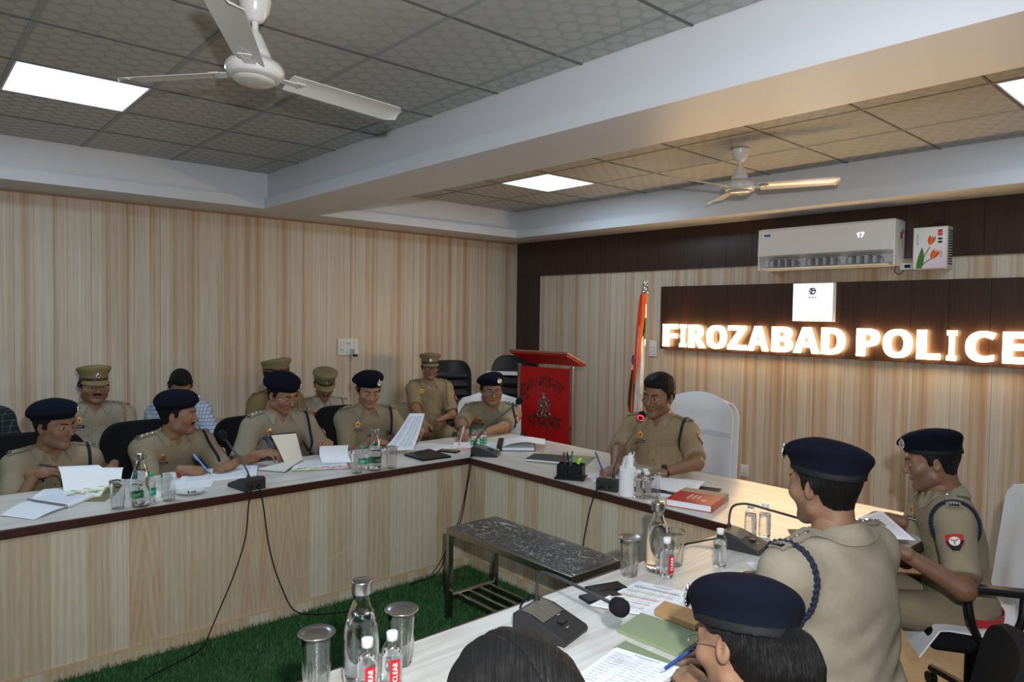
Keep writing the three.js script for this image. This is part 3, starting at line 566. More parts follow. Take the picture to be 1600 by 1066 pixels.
    // chest crest over name plate on the wearer's right
    { const p = ft(-.085, .405), n = gradAt(shirtD, p), c = mesh('chest_badge', crestGeo, PM.gold, root); place(c, p.map((q, k) => q + n[k] * .004), n, tUp); const e = mesh('badge_centre', crestCore, PM.red, c); e.position.z = .003; }
    { const p = ft(-.088, .362), n = gradAt(shirtD, p), c = mesh('name_plate', bx(.074, .017, .003, 0, 0, 0, .001), PM.plate, root); place(c, p.map((q, k) => q + n[k] * .007), n, tUp); const t = mesh('name_lettering', Array.from({ length: 9 }, (_, i) => bx(.004, .005, .001, -.026 + i * .0062, 0, .0019)), PM.ink, c); }
    // lanyard round the left shoulder, sleeve patch
    const A = arms.L.A, E = arms.L.E, ad = nrm(E.map((q, i) => q - A[i]));
    if (o.cord !== false) {
      const ring = []; const cpos = A.map((q, i) => q - (i === 0 ? .012 : 0)), e1 = [0, 1, 0], e2 = [0, 0, 1];
      for (let i = 0; i < 16; i++) { const t = i / 16 * 6.2832, dr = nrm([.10, Math.cos(t), Math.sin(t)]); let q = cpos.map((c, k) => c + dr[k] * .24); const h = hitSurface(shirtD, q, dr.map(v => -v)); ring.push(h.map((v, k) => v + dr[k] * .004)); }
      const cv = new THREE.CatmullRomCurve3(ring.map(q => new THREE.Vector3(...q)), true, 'centripetal'), nn = 150, fr = cv.computeFrenetFrames(nn, true), strand = ph => { const P = []; for (let i = 0; i < nn; i++) { const c = cv.getPointAt(i / nn), t = i / nn * 6.2832 * 24 + ph; P.push(c.addScaledVector(fr.normals[i], Math.cos(t) * .0042).addScaledVector(fr.binormals[i], Math.sin(t) * .0042)); } return new THREE.TubeGeometry(new THREE.CatmullRomCurve3(P, true), nn * 2, .0056, 5, true); };
      mesh('lanyard', [strand(0), strand(Math.PI)], o.redTitle ? PM.cordKhaki : PM.cord, root);
    }
    if (o.patch !== false) {
      const side = nrm([1, .1, .35]); const perp = side.map((q, i) => q - ad[i] * (side[0] * ad[0] + side[1] * ad[1] + side[2] * ad[2])), pn = nrm(perp), c = A.map((q, i) => q + ad[i] * .125 + pn[i] * .02), up = ad.map(q => -q), rt = nrm([up[1] * pn[2] - up[2] * pn[1], up[2] * pn[0] - up[0] * pn[2], up[0] * pn[1] - up[1] * pn[0]]), dn = pn.map(q => -q);
      const sp_ = mesh('sleeve_patch', onSurface(shirtD, c, rt, up, dn, .062, .068, 6, 6, .003, .003, (u, v) => [(u - .5) * .062 * (v < .35 ? .45 + v * 1.57 : 1), (v - .5) * .066]), PM.red, root);
      const lowr = mesh('patch_border', onSurface(shirtD, c.map((q, i) => q - up[i] * .012), rt, up, dn, .064, .044, 6, 4, .0042, .002, (u, v) => [(u - .5) * .066 * (.35 + v * .65), (v - .6) * .044]), PM.plate, sp_);
      const h = hitSurface(shirtD, c.map((q, i) => q + pn[i] * .1), dn), w = mesh('wheel_emblem', [new THREE.TorusGeometry(.0175, .0026, 5, 22), new THREE.CylinderGeometry(.016, .016, .002, 20).rotateX(Math.PI / 2)], std(new THREE.Color().setRGB(.72, .7, .66), .5), sp_); place(w, h.map((q, i) => q + pn[i] * .0065), pn, up);
      w.updateMatrix(); mesh('wheel_spoke', join([0, 1, 2].map(i => bx(.003, .016, .002, 0, .008, .002).rotateZ(i * 2.094 + 1.05))).applyMatrix4(w.matrix), PM.maroon, sp_);
    }
  }
  // ---- trousers, belt, shoes
  const trD = (x, y, z) => { const q = toT(x, y, z); let d = Math.max(torso(x, y, z) - .006, q[1] - .015); for (const L of hips) { let l = legD(x, y, z, L, .008); d = sm(d, l, .04); } return Math.max(d, .06 - y); };
  mesh('trousers', metreUV(netSDF(trD, [lo[0], .0, lo[2]], [hi[0], py + .12, hi[2]], .014)), o.trousers || PM.trouser, root);
  if (!o.plain) { const P = gridPts(40, 1, (u, v) => { const a = u * 6.2832, dr = [Math.sin(a), 0, Math.cos(a)], c = tw(0, .0 + (v - .5) * .036, 0), h = hitSurface((x, y, z) => torso(x, y, z) - .010, c.map((q, k) => q + dr[k] * .35), dr.map(q => -q)); return h.map((q, k) => q + dr[k] * .010); }); mesh('belt', sheet(P, .004), o.beltRed ? PM.red : PM.brown, root); }
  for (const L of hips) { const g = new THREE.SphereGeometry(1, 14, 10).scale(.047, .05, .13).translate(0, .045, .055); const p = g.attributes.position; for (let i = 0; i < p.count; i++) if (p.getY(i) < .012) p.setY(i, .012); const s = mesh('shoe', join([g, span(-.046, .046, .0, .014, -.075, .18, .006)]), PM.boot, root); s.position.set(L.A[0], 0, L.A[2]); g.computeVertexNormals(); }
  // ---- head children
  const put = (name, g, m) => { const gg = Array.isArray(g) ? join(g) : g; gg.applyMatrix4(HM); return mesh(name, gg, m, root); };
  const fw = o.faceW || 1;
  for (const s of [1, -1]) {
    const ex = .032 * fw * s; const e = put('eyeball', new THREE.SphereGeometry(.0126, 16, 12).translate(ex, .004, .0785), PM.eye);
    const look = new THREE.Vector3((o.gaze || 0) * .6, o.gazeY || -.08, 1).normalize(); mesh('iris', new THREE.SphereGeometry(.0068, 12, 8).scale(1, 1, .55).applyMatrix4(new THREE.Matrix4().lookAt(look, new THREE.Vector3(), new THREE.Vector3(0, 1, 0))).translate(ex + look.x * .0098, .004 + look.y * .0098, .0785 + look.z * .0098).applyMatrix4(HM), PM.iris, e);
    const br = []; for (let i = 0; i <= 6; i++) { const t = i / 6, x = mix(.012, .050, t) * fw, y = .0235 + .006 * Math.sin(t * 2.2); let z = .12; for (let k = 0; k < 60 && hs(x, y, z) > .001; k++) z -= Math.max(.0004, hs(x, y, z) * .7); br.push([s * x, y, z + .0006]); }
    put('eyebrow', tube(br, .0031, 12, 5).scale(1, 1, 1), PM.hair);
  }
  if (o.moustache) {
    const mg = netSDF((x, y, z) => { const X = Math.abs(x) / fw; let d = sm(cap(X, y, z, [0, -.0475, .097], [.016, -.0475, .0905], .005, .005), cap(X, y, z, [.016, -.049, .0905], [.027, -.054, .080], .005, .003), .006); return d + .002 * (noise3(x * 400, y * 120, z * 400) - .5); }, [-.045, -.075, .06], [.045, -.03, .12], .0025);
    put('moustache', metreUV(mg), PM.hair);
  }
  const thick = o.hairThick || .0065, topH = o.hairTop || 0;
  const crD = (x, y, z) => ell(Math.abs(x) / fw, y, z, 0, .032, -.012, .077, .09, .098);
  if (!o.woman) {
    const hg2 = netSDF((x, y, z) => { const up = sstep(.05, .11, y); let d = (y > .055 ? crD(x, y, z) : hs(x, y, z)) - mix(.0012, thick, sstep(-.06, .03, y)) - topH * up * (z > 0 ? 1 + z * 3 : 1) + (o.hairNoise || .002) * (noise3(x * 260, y * 60, z * 190) - .5); return Math.max(d, (lineAt(hairline, z) - y) * .8 + (o.hairNoise || .0015) * (noise3(x * 300, y * 50, z * 300) - .5)); }, [-.11, -.08, -.14], [.11, .19, .13], .0042);
    put('hair', metreUV(hg2), PM.hair);
  } else {
    const hl2 = [[-.2, -.3], [-.03, -.3], [-.018, .0], [-.01, .03], [.01, .028], [.03, .04], [.06, .062], [.12, .075]];
    const bun = o.bun; const hg2 = netSDF((x, y, z) => { const n = .0035 * (noise3(x * 240, y * 60 + z * 60, z * 40) - .5) + .004 * (noise3(x * 40, y * 30, z * 30) - .5); let d = crD(x, y, z) - .011; d = sm(d, ell(x, y, z, 0, -.035, -.075, .068, .07, .05), .04); if (bun) d = sm(d, ell(x, y, z, -.0, bun[0], bun[1], .058, .075, .05), .02); d += n; if (o.parting) d += .006 * Math.exp(-Math.pow((x - .012) / .004, 2)) * (y > .05 ? 1 : 0); return Math.max(d, (lineAt(hl2, z) - y) * .8); }, [-.13, -.17, -.2], [.13, .16, .13], .004);
    put('hair', metreUV(hg2), PM.hair);
    if (o.wisps) { const r = rng(8); const w = []; for (let i = 0; i < 12; i++) { const a = (r() - .5) * 2.4, x = Math.sin(a) * .06, z = -.02 + (r() - .3) * .12; w.push(tube([[x, .125, z], [x * 1.4 + (r() - .5) * .03,   .133 + r() * .006, z + (r() - .5) * .04], [x * 1.6 + (r() - .5) * .03, .122 + r() * .012, z + (r() - .5) * .06]], .0003, 8, 3)); } put('stray_hair', w, PM.hair); }
  }
  if (o.glasses) {
    const rim = o.glasses === 'thin' ? PM.rimMetal : PM.glassRim, rr = o.glasses === 'thin' ? .0009 : .0018, gs = [];
    const ringPts = s => { const P = []; for (let i = 0; i < 20; i++) { const t = i / 20 * 6.2832, c = Math.cos(t), sn = Math.sin(t), k = 1 / Math.pow(Math.pow(Math.abs(c), 3) + Math.pow(Math.abs(sn), 3), 1 / 3); P.push([s * .0345 * fw + c * k * .0245, .001 + sn * k * .0155, .108 - Math.abs(s * .0345 + c * k * .0245) * .12]); } return P; };
    for (const s of [1, -1]) { gs.push(tube(ringPts(s), rr, 40, 6, true)); gs.push(tube([[s * .059 * fw, .006, .100], [s * .074 * fw, .007, .085], [s * .082 * fw, .006, .02], [s * .083 * fw, .0, -.015]], rr, 14, 6)); }
    gs.push(tube([[-.011, .004, .1075], [0, .0075, .111], [.011, .004, .1075]], rr, 8, 6)); const fr = put('spectacles', gs, rim);
    for (const s of [1, -1]) { const sh_ = new THREE.Shape(); ringPts(s).forEach((p, i) => sh_[i ? 'lineTo' : 'moveTo'](p[0], p[1])); const g = new THREE.ShapeGeometry(sh_).translate(0, 0, .1045); g.applyMatrix4(HM); mesh('lens', g, PM.lens, fr); }
  }
  if (o.gear === 'beret') {
    const rl = .27, c0 = Math.cos(rl), s0 = Math.sin(rl);
    const bandLine = z => .055 + .14 * (z) * 1 - .006, bo = o.woman ? .0065 : 0, bh = o.beretH || .057;
    const f = (x, y, z) => {
      const bd = Math.max(crD(x, y, z) - .0125 - bo, bandLine(z) - y, y - (bandLine(z) + .06));
      const X = x + .016, Y = y - .096, Z = z + .008, rx = X * c0 - Y * s0 * -1, ry = Y * c0 - X * s0; let cr = ell(rx, ry, Z, 0, -bh * .1, 0, .116, bh, .129);
      cr = sM(cr, -(y - (bandLine(z) + .010)) * 1, .02);
      let d = sm(bd, cr, .03); d += .006 * (noise3(x * 16 + nOff, y * 16, z * 16) - .5); return d;
    };
    const bg2 = put('beret', metreUV(netSDF(f, [-.17, .0, -.17], [.17, .2, .16], .0055)), PM.navy);
    const bp = netSDF((x, y, z) => Math.max(crD(x, y, z) - .0158 - bo, bandLine(z) - .006 - y, y - (bandLine(z) + .014)), [-.12, .0, -.13], [.12, .12, .12], .0042); bp.applyMatrix4(HM); mesh('leather_band', metreUV(bp), PM.band, bg2);
    const a = .42, dr = [Math.sin(a), 0, Math.cos(a)], h = hitSurface(f, [dr[0] * .2, .098, dr[2] * .2], dr.map(q => -q)); const b = new THREE.Object3D(); place(b, h.map((q, k) => q + dr[k] * .002), nrm([dr[0], .15, dr[2]])); b.updateMatrix(); mesh('cap_badge', badgeGeo.clone().scale(1.4, 1.45, 1.2).applyMatrix4(b.matrix).applyMatrix4(HM), PM.silver, bg2);
  } else if (o.gear === 'cap') {
    const ring = (rx, rz, y, tilt = 0, cz = -.01) => u => { const a = u * 6.2832; return [Math.sin(a) * rx, y + tilt * Math.cos(a), cz + Math.cos(a) * rz]; };
    const rows = [ring(.078, .097, .05), ring(.0835, .1045, .045), ring(.0855, .107, .066), ring(.087, .109, .083, .004), ring(.097, .117, .104, .010), ring(.106, .125, .120, .015), ring(.107, .125, .130, .017), ring(.098, .114, .139, .017), ring(.055, .062, .146, .012), ring(.004, .004, .147)];
    const P = rows.map(f => Array.from({ length: 41 }, (_, i) => f(i / 40))); const crown = put('peaked_cap', sheet(P, .003), PM.capCloth);
    const strap = gridPts(40, 1, (u, v) => { const p = ring(.0885, .1105, .052 + v * .016)(u); return p; }); mesh('cap_strap', sheet(strap, .003).applyMatrix4(HM), PM.brown, crown);
    const vis = gridPts(20, 5, (u, v) => { const a = (u - .5) * 2.5, r = 1 + v * .5 * Math.pow(Math.cos(a * .62), 1.2); return [Math.sin(a) * .0845 * (1 + (r - 1) * .35), .048 - v * .026 * Math.cos(a * .6) , -.01 + Math.cos(a) * .106 * r]; }); mesh('visor', sheet(vis, .003).applyMatrix4(HM), PM.capCloth, crown);
    const b = new THREE.Object3D(); b.position.set(0, .085, .108); b.updateMatrix(); mesh('cap_badge', badgeGeo.clone().scale(1, 1.1, 1).applyMatrix4(b.matrix).applyMatrix4(HM), PM.silver, crown);
  }
  // wrist wear
  for (const k of ['L', 'R']) { const m = arms[k], wr = m.a.wrist; if (!wr) continue; const ax = nrm(m.E.map((q, i) => q - m.W[i])); const off = wr === 'watch' ? .035 : .03, c = m.W.map((q, i) => q + ax[i] * off); const o2 = new THREE.Object3D(); place(o2, c, ax, [0, 1, .1]); o2.updateMatrix();
    if (wr === 'watch') { const w = mesh('wrist_watch', new THREE.TorusGeometry(.032, .006, 8, 24).scale(1, 1, 1.6).applyMatrix4(o2.matrix), PM.plate, root); mesh('watch_face', new THREE.CylinderGeometry(.017, .017, .008, 18).translate(0, .036, 0).applyMatrix4(o2.matrix), PM.plate, w); }
    else for (let i = 0; i < 2; i++) { const w = mesh('wrist_thread', new THREE.TorusGeometry(.0315, .0028, 6, 22).translate(0, 0, i * .007).applyMatrix4(o2.matrix), wr === 'orange' ? PM.orange : wr === 'dark' ? PM.plate : PM.red, root); }
  }
  return { root, arms, handM, loc, HM };
}
// ---------------------------------------------------------------- sign wall
const font = await new FontLoader().loadAsync('fonts/droid/droid_sans_bold.typeface.json');
{
  const s = thing('sign_board', 'long dark brown plank board with glowing letters reading FIROZABAD POLICE', 'sign', [0, 0, 0]);
  const x0 = 2.148, x1 = 5.40; let x = x0, k = 0; const cuts = []; for (let c = 2.395; c < x1; c += .2497) cuts.push(c); cuts.push(x1);
  for (const c of cuts) { const g = boxUV(span(x + .001, c - .001, 1.403, 2.008, .03, .06), [k * .17, 0]); mesh('plank', g, M.dark, s); x = c; k++; }
  mesh('backing', span(x0 + .02, x1 - .02, 1.42, 1.99, .0, .03), M.blackMatte, s);
  const glow = std(new THREE.Color().setRGB(.9, .75, .5), .5, { emissive: new THREE.Color().setRGB(1, .66, .30), emissiveIntensity: SIGN_GLOW });
  const L = [['F', 2.207, 2.377], ['I', 2.398, 2.475], ['R', 2.497, 2.684], ['O', 2.69, 2.9], ['Z', 2.907, 3.095], ['A', 3.1, 3.302], ['B', 3.325, 3.517], ['A', 3.517, 3.741], ['D', 3.747, 3.943], ['P', 4.021, 4.199], ['O', 4.214, 4.426], ['L', 4.446, 4.609], ['I', 4.64, 4.712], ['C', 4.756, 4.944], ['E', 4.974, 5.123]];
  for (const [ch, a, b] of L) {
    const g = new TextGeometry(ch, { font, size: .2, depth: .026, curveSegments: 8, bevelEnabled: true, bevelSize: .003, bevelThickness: .003, bevelSegments: 1 }); g.computeBoundingBox(); const q = g.boundingBox;
    g.translate(-q.min.x, -q.min.y, -q.min.z); g.scale((b - a - .014) / (q.max.x - q.min.x), .212 / (q.max.y - q.min.y), 1); g.translate(a + .007, 1.432, .078); g.computeVertexNormals(); mesh('letter', g, glow, s);
  }
  { const l = new THREE.RectAreaLight(WARM, SIGN_POWER, 2.9, .2); l.position.set(3.665, 1.54, .112); l.rotation.y = Math.PI; s.add(l); }
  const b = thing('logo_light_box', 'glowing white square light box with a small dark emblem above the sign letters', 'light box', [3.676, 1.692, .06]);
  mesh('box', span(-.168, .168, 0, .312, 0, .05, .006), std(new THREE.Color().setRGB(.8, .82, .9), .5), b);
  mesh('lit_face', span(-.160, .160, .008, .304, .05, .053), std(0xffffff, .5, { emissive: new THREE.Color().setRGB(.80, .88, 1), emissiveIntensity: 1.5 }), b);
  const e = mesh('emblem', [new THREE.TorusGeometry(.024, .006, 6, 18).translate(0, .245, .055), bx(.012, .04, .003, -.006, .245, .055), bx(.03, .012, .003, .004, .25, .055)], std(new THREE.Color().setRGB(.05, .07, .16), .6), b);
  mesh('emblem_lettering', [0, 1, 2, 3, 4].map(i => bx(.008, i & 1 ? .016 : .022, .002, -.026 + i * .013, .194, .0545)), std(new THREE.Color().setRGB(.3, .36, .5), .6), b);
  const l = new THREE.RectAreaLight(new THREE.Color().setRGB(.82, .9, 1), 1.5, .31, .29); l.position.set(0, .156, .056); l.rotation.y = Math.PI; b.add(l);
}
{ // split air conditioner
  const a = thing('air_conditioner', 'white split air conditioner on the dark panel above the sign', 'air conditioner', [3.25, 2.115, 0]);
  const W = 1.055, prof = [[0, .0], [0, .335], [.17, .335], [.20, .315], [.205, .30], [.215, .115], [.19, .108], [.09, .09], [.09, .026], [.17, .0]];
  const shp = new THREE.Shape(); prof.forEach((p, i) => shp[i ? 'lineTo' : 'moveTo'](p[0], p[1]));
  const acw = phys(new THREE.Color().setRGB(.74, .745, .75), .25, { clearcoat: .4, clearcoatRoughness: .1 });
  const g = new THREE.ExtrudeGeometry(shp, { depth: W, bevelEnabled: true, bevelSize: .004, bevelThickness: .004, bevelSegments: 1 }); g.rotateY(-Math.PI / 2); g.scale(-1, 1, 1);
  { const i = g.index; const p = g.attributes.position; for (let t = 0; t < p.count; t += 3) for (const k of ['position', 'normal', 'uv']) { const A = g.attributes[k], n = A.itemSize; for (let c = 0; c < n; c++) { const u = A.array[(t + 1) * n + c]; A.array[(t + 1) * n + c] = A.array[(t + 2) * n + c]; A.array[(t + 2) * n + c] = u; } } g.computeVertexNormals(); }
  g.translate(0, .004, .004); mesh('housing', g, acw, a);
  mesh('end_cap', span(-.012, .0, .0, .335, .0, .20, .005), acw, a); mesh('end_cap', span(W, W + .012, .0, .335, .0, .20, .005), acw, a);
  mesh('front_panel', gridToPanel(), acw, a);
  function gridToPanel() { return sheet(gridPts(10, 8, (u, v) => [mix(.006, W - .006, u), mix(.118, .332, v), .222 - .016 * v * v - (v > .9 ? .012 : 0)]), .006); }
  mesh('air_outlet', span(.02, W - .02, .03, .10, .088, .096), M.blackMatte, a);
  mesh('flap', sheet(gridPts(8, 3, (u, v) => [mix(.03, W - .03, u), -.004 + .016 * v, .09 + .118 * v]), .004), acw, a);
  const van = std(new THREE.Color().setRGB(.30, .30, .30), .5);
  for (let i = 0; i < 3; i++) { const c = .20 + i * .32; mesh('vane_bar', tube([[c - .13, .03, .15], [c - .125, .075, .165], [c + .12, .078, .165], [c + .135, .035, .15]], .007, 20, 6), van, a); for (let k = 0; k < 4; k++) mesh('vane', span(c - .09 + k * .06, c - .084 + k * .06, .03, .085, .10, .175), van, a); }
  mesh('maker_label', span(.05, .105, .275, .292, .2135, .2165), std(new THREE.Color().setRGB(.02, .09, .36), .4), a).userData.label = 'small blue label';
  const dig = std(0xffffff, .5, { emissive: new THREE.Color(1, 1, 1), emissiveIntensity: 1.2 });
  const dg = new TextGeometry('17', { font, size: .038, depth: .001, curveSegments: 3 }).translate(.80, .215, .2225); mesh('display_digits', dg, dig, a);
  const stick = [[.20, .06, .02, .05, [.5, .05, .05]], [.135, .05, .012, .06, [.65, .55, .1]], [.24, .025, .03, .03, [.25, .25, .27]]]; for (const [y, z, d, h, c] of stick) mesh('sticker', span(W + .0115, W + .0132, y, y + h, z, z + d + .02), std(new THREE.Color().setRGB(...c), .5), a);
}
{ // voltage stabiliser with a tulip print
  const s = thing('voltage_stabilizer', 'white stabiliser box with orange tulip print and red digits beside the air conditioner', 'stabilizer', [4.41, 2.082, 0]);
  const w = .225, h = .30, bodyM = std(new THREE.Color().setRGB(.52, .50, .44), .4, { metalness: .1 }); mesh('case', span(0, w, 0, h, .004, .118, .004), bodyM, s);
  const t = canvasTex(300, 400, (c, W, H) => {
    const g = c.createLinearGradient(0, 0, W, H); g.addColorStop(0, '#dfe6e2'); g.addColorStop(.5, '#f0ecec'); g.addColorStop(1, '#e2c8d8'); c.fillStyle = g; c.fillRect(0, 0, W, H);
    c.strokeStyle = '#5d8a3c'; c.lineWidth = 10; const st = (x0, y0, x1, y1, x2, y2) => { c.beginPath(); c.moveTo(x0, y0); c.quadraticCurveTo(x1, y1, x2, y2); c.stroke(); }; st(40, 400, 90, 300, 150, 190); st(60, 400, 110, 340, 175, 300);
    c.fillStyle = '#4c7f35'; c.beginPath(); c.moveTo(30, 400); c.quadraticCurveTo(30, 300, 80, 190); c.quadraticCurveTo(120, 310, 80, 400); c.fill();
    const tulip = (x, y, k, r) => { c.save(); c.translate(x, y); c.rotate(r); for (const [dx, col] of [[-22, '#e2581c'], [22, '#d94a14'], [0, '#f07a2c']]) { c.fillStyle = col; c.beginPath(); c.moveTo(0, 46 * k); c.quadraticCurveTo((dx - 26) * k, 10 * k, dx * k, -52 * k); c.quadraticCurveTo((dx + 28) * k, 0, 0, 46 * k); c.fill(); } c.restore(); };
    tulip(160, 130, 1.05, .25); tulip(190, 270, 1.1, .5); c.fillStyle = '#3c3c3c'; for (let i = 0; i < 9; i++) c.fillRect(30, 50 + i * 13, 5 + (i % 3) * 3, 8); c.fillStyle = '#6e5a6a'; for (let i = 0; i < 5; i++) c.fillRect(235, 240 + i * 12, 30, 4);
  });
  mesh('printed_face', span(.006, w - .006, .006, h - .006, .118, .1195), phys(0xffffff, .3, { map: t }), s).geometry.attributes.uv.array.set(faceUV(w - .012, h - .012, .006, .006, s));
  function faceUV() { const g = span(.006, w - .006, .006, h - .006, .118, .1195), p = g.attributes.position, u = []; for (let i = 0; i < p.count; i++) u.push((p.getX(i) - .006) / (w - .012), (p.getY(i) - .006) / (h - .012)); return u; }
  mesh('display', span(.163, .190, .235, .275, .119, .122), M.black, s); const rd = std(0x300000, .5, { emissive: new THREE.Color(1, .05, .05), emissiveIntensity: 1.5 });
  const sg = []; for (const y of [.241, .2555]) for (const x of [.167, .178]) sg.push(bx(.007, .0022, .001, x + .0035, y, .1225), bx(.007, .0022, .001, x + .0035, y + .011, .1225), bx(.002, .011, .001, x + .007, y + .0055, .1225)); mesh('digits', sg, rd, s);
  for (const y of [.205, .182]) mesh('button', span(.165, .19, y, y + .013, .119, .124), M.black, s);
  for (let i = 0; i < 14; i++) mesh('vent_slot', span(w - .0005, w + .001, .03 + i * .018, .038 + i * .018, .02, .10), M.blackMatte, s);
  const a = thing('plug_box', 'small white plug box with a looped black wire under the stabiliser corner', 'plug box', [4.30, 2.085, 0]); mesh('case', span(0, .10, 0, .052, .004, .05, .004), M.white, a); mesh('socket', span(.035, .075, .015, .037, .05, .053), M.black, a); mesh('wire', tube([[.03, .0, .04], [.0, -.03, .045], [-.035, -.01, .04], [-.03, .03, .03], [-.01, .045, .02]], .003, 20, 6), M.black, a);
  mesh('wire', tube([[.08, h, .05], [.11, h + .03, .05], [.16, h + .028, .04], [.18, h + .005, .02]], .004, 14, 6), M.black, s);
}
function switchBoard(label, pos, turn, w, h, rows, cols) {
  const s = thing('switch_board', label, 'switch board', pos, turn); const ivory = phys(new THREE.Color().setRGB(.66, .64, .58), .35); mesh('plate', span(-w / 2, w / 2, -h / 2, h / 2, .002, .014, .004), ivory, s);
  for (let j = 0; j < rows; j++) for (let i = 0; i < cols; i++) { const cw = w * .82 / cols, ch = h * .76 / rows, x = -w * .41 + (i + .5) * cw, y = -h * .38 + (j + .5) * ch; const k = mesh('switch', span(x - cw * .36, x + cw * .36, y - ch * .38, y + ch * .38, .014, .02, .002), M.white, s); if ((i + j) % 3 === 0) for (const d of [-1, 0, 1]) mesh('pin_hole', span(x + d * cw * .18 - .0035, x + d * cw * .18 + .0035, y - (d ? .004 : -.006), y + .003 + (d ? 0 : .008), .0195, .0208), M.blackMatte, k); }
  return s;
}
const sb = switchBoard('white switch board with a plugged adapter on the panelled left wall', [0, 1.37, 2.275], Math.PI / 2, .225, .165, 2, 5);
mesh('plug', span(.04, .085, -.075, -.02, .02, .075, .008), M.white, sb); mesh('plug_tip', span(.045, .08, -.098, -.07, .03, .066, .006), M.black, sb);
switchBoard('ivory switch plate on the sign wall behind the flag', [2.03, 1.40, 0], 0, .10, .16, 2, 1);
switchBoard('low white wall socket right of the tall white chair', [3.06, .355, 0], 0, .085, .105, 2, 1);
// ---------------------------------------------------------------- ceiling fans
function fan(label, pos, turn, tilt) {
  const f = thing('ceiling_fan', label, 'ceiling fan', [pos[0], HC, pos[2]], 0, 'ceiling fans'); const drop = HC - pos[1], w = phys(new THREE.Color().setRGB(.70, .69, .66), .28, { clearcoat: .3 });
  mesh('canopy', lathe([[.001, 0], [.058, 0], [.06, -.012], [.05, -.055], [.03, -.085], [.016, -.09], [.001, -.09]], 24), w, f);
  mesh('down_rod', cyl(.012, .012, drop - .1, 0, -drop + .05, 0, 14), w, f);
  mesh('rod_cover', lathe([[.014, -drop + .15], [.028, -drop + .13], [.055, -drop + .07], [.062, -drop + .045], [.001, -drop + .045]], 22), w, f);
  const tq = new THREE.Quaternion().setFromEuler(new THREE.Euler(tilt ? tilt[0] : 0, 0, tilt ? tilt[1] : 0)), yq = a => tq.clone().multiply(new THREE.Quaternion().setFromAxisAngle(new THREE.Vector3(0, 1, 0), -a));
  const mt = mesh('motor', lathe([[.001, .045], [.06, .045], [.095, .032], [.107, .012], [.107, -.004], [.10, -.012], [.098, -.016], [.09, -.026], [.001, -.03]], 36), w, f); mt.position.y = -drop; mt.quaternion.copy(tq); mesh('motor_trim', lathe([[.075, -.03], [.078, -.036], [.06, -.045], [.001, -.049]], 36), phys(new THREE.Color().setRGB(.62, .60, .55), .2, { clearcoat: .6 }), mt);
  for (let k = 0; k < 3; k++) {
    const a = turn + k * 2 * Math.PI / 3, b = mesh('blade', sheet(gridPts(8, 16, (u, v) => { const x = mix(.13, .63, v), wd = .058 * (v > .93 ? Math.sqrt(Math.max(.06, 1 - Math.pow((v - .93) / .07, 2) * .85)) : 1) * mix(.92, 1.08, v), y = (u - .5) * 2; return [x, -.004 + .014 * y + .006 * (1 - y * y), y * wd]; }), .003), w, f); b.position.y = -drop; b.quaternion.copy(yq(a));
    mesh('blade_bracket', [span(.085, .16, -.008, -.003, -.022, .022, .002), span(.15, .19, -.007, -.002, -.03, .03, .002)], w, b); for (const z of [-.018, .018]) mesh('screw', new THREE.SphereGeometry(.004, 8, 6).translate(.172, -.008, z), M.chrome, b);
  }
  return f;
}
fan('white three-blade ceiling fan in the near bay beside the LED panel', [3.68, 2.60, 4.66], 270 * Math.PI / 180, [-.055, -.02]);
fan('white three-blade ceiling fan in the far bay, seen below the beam', [3.71, 2.607, 1.31], 341 * Math.PI / 180);
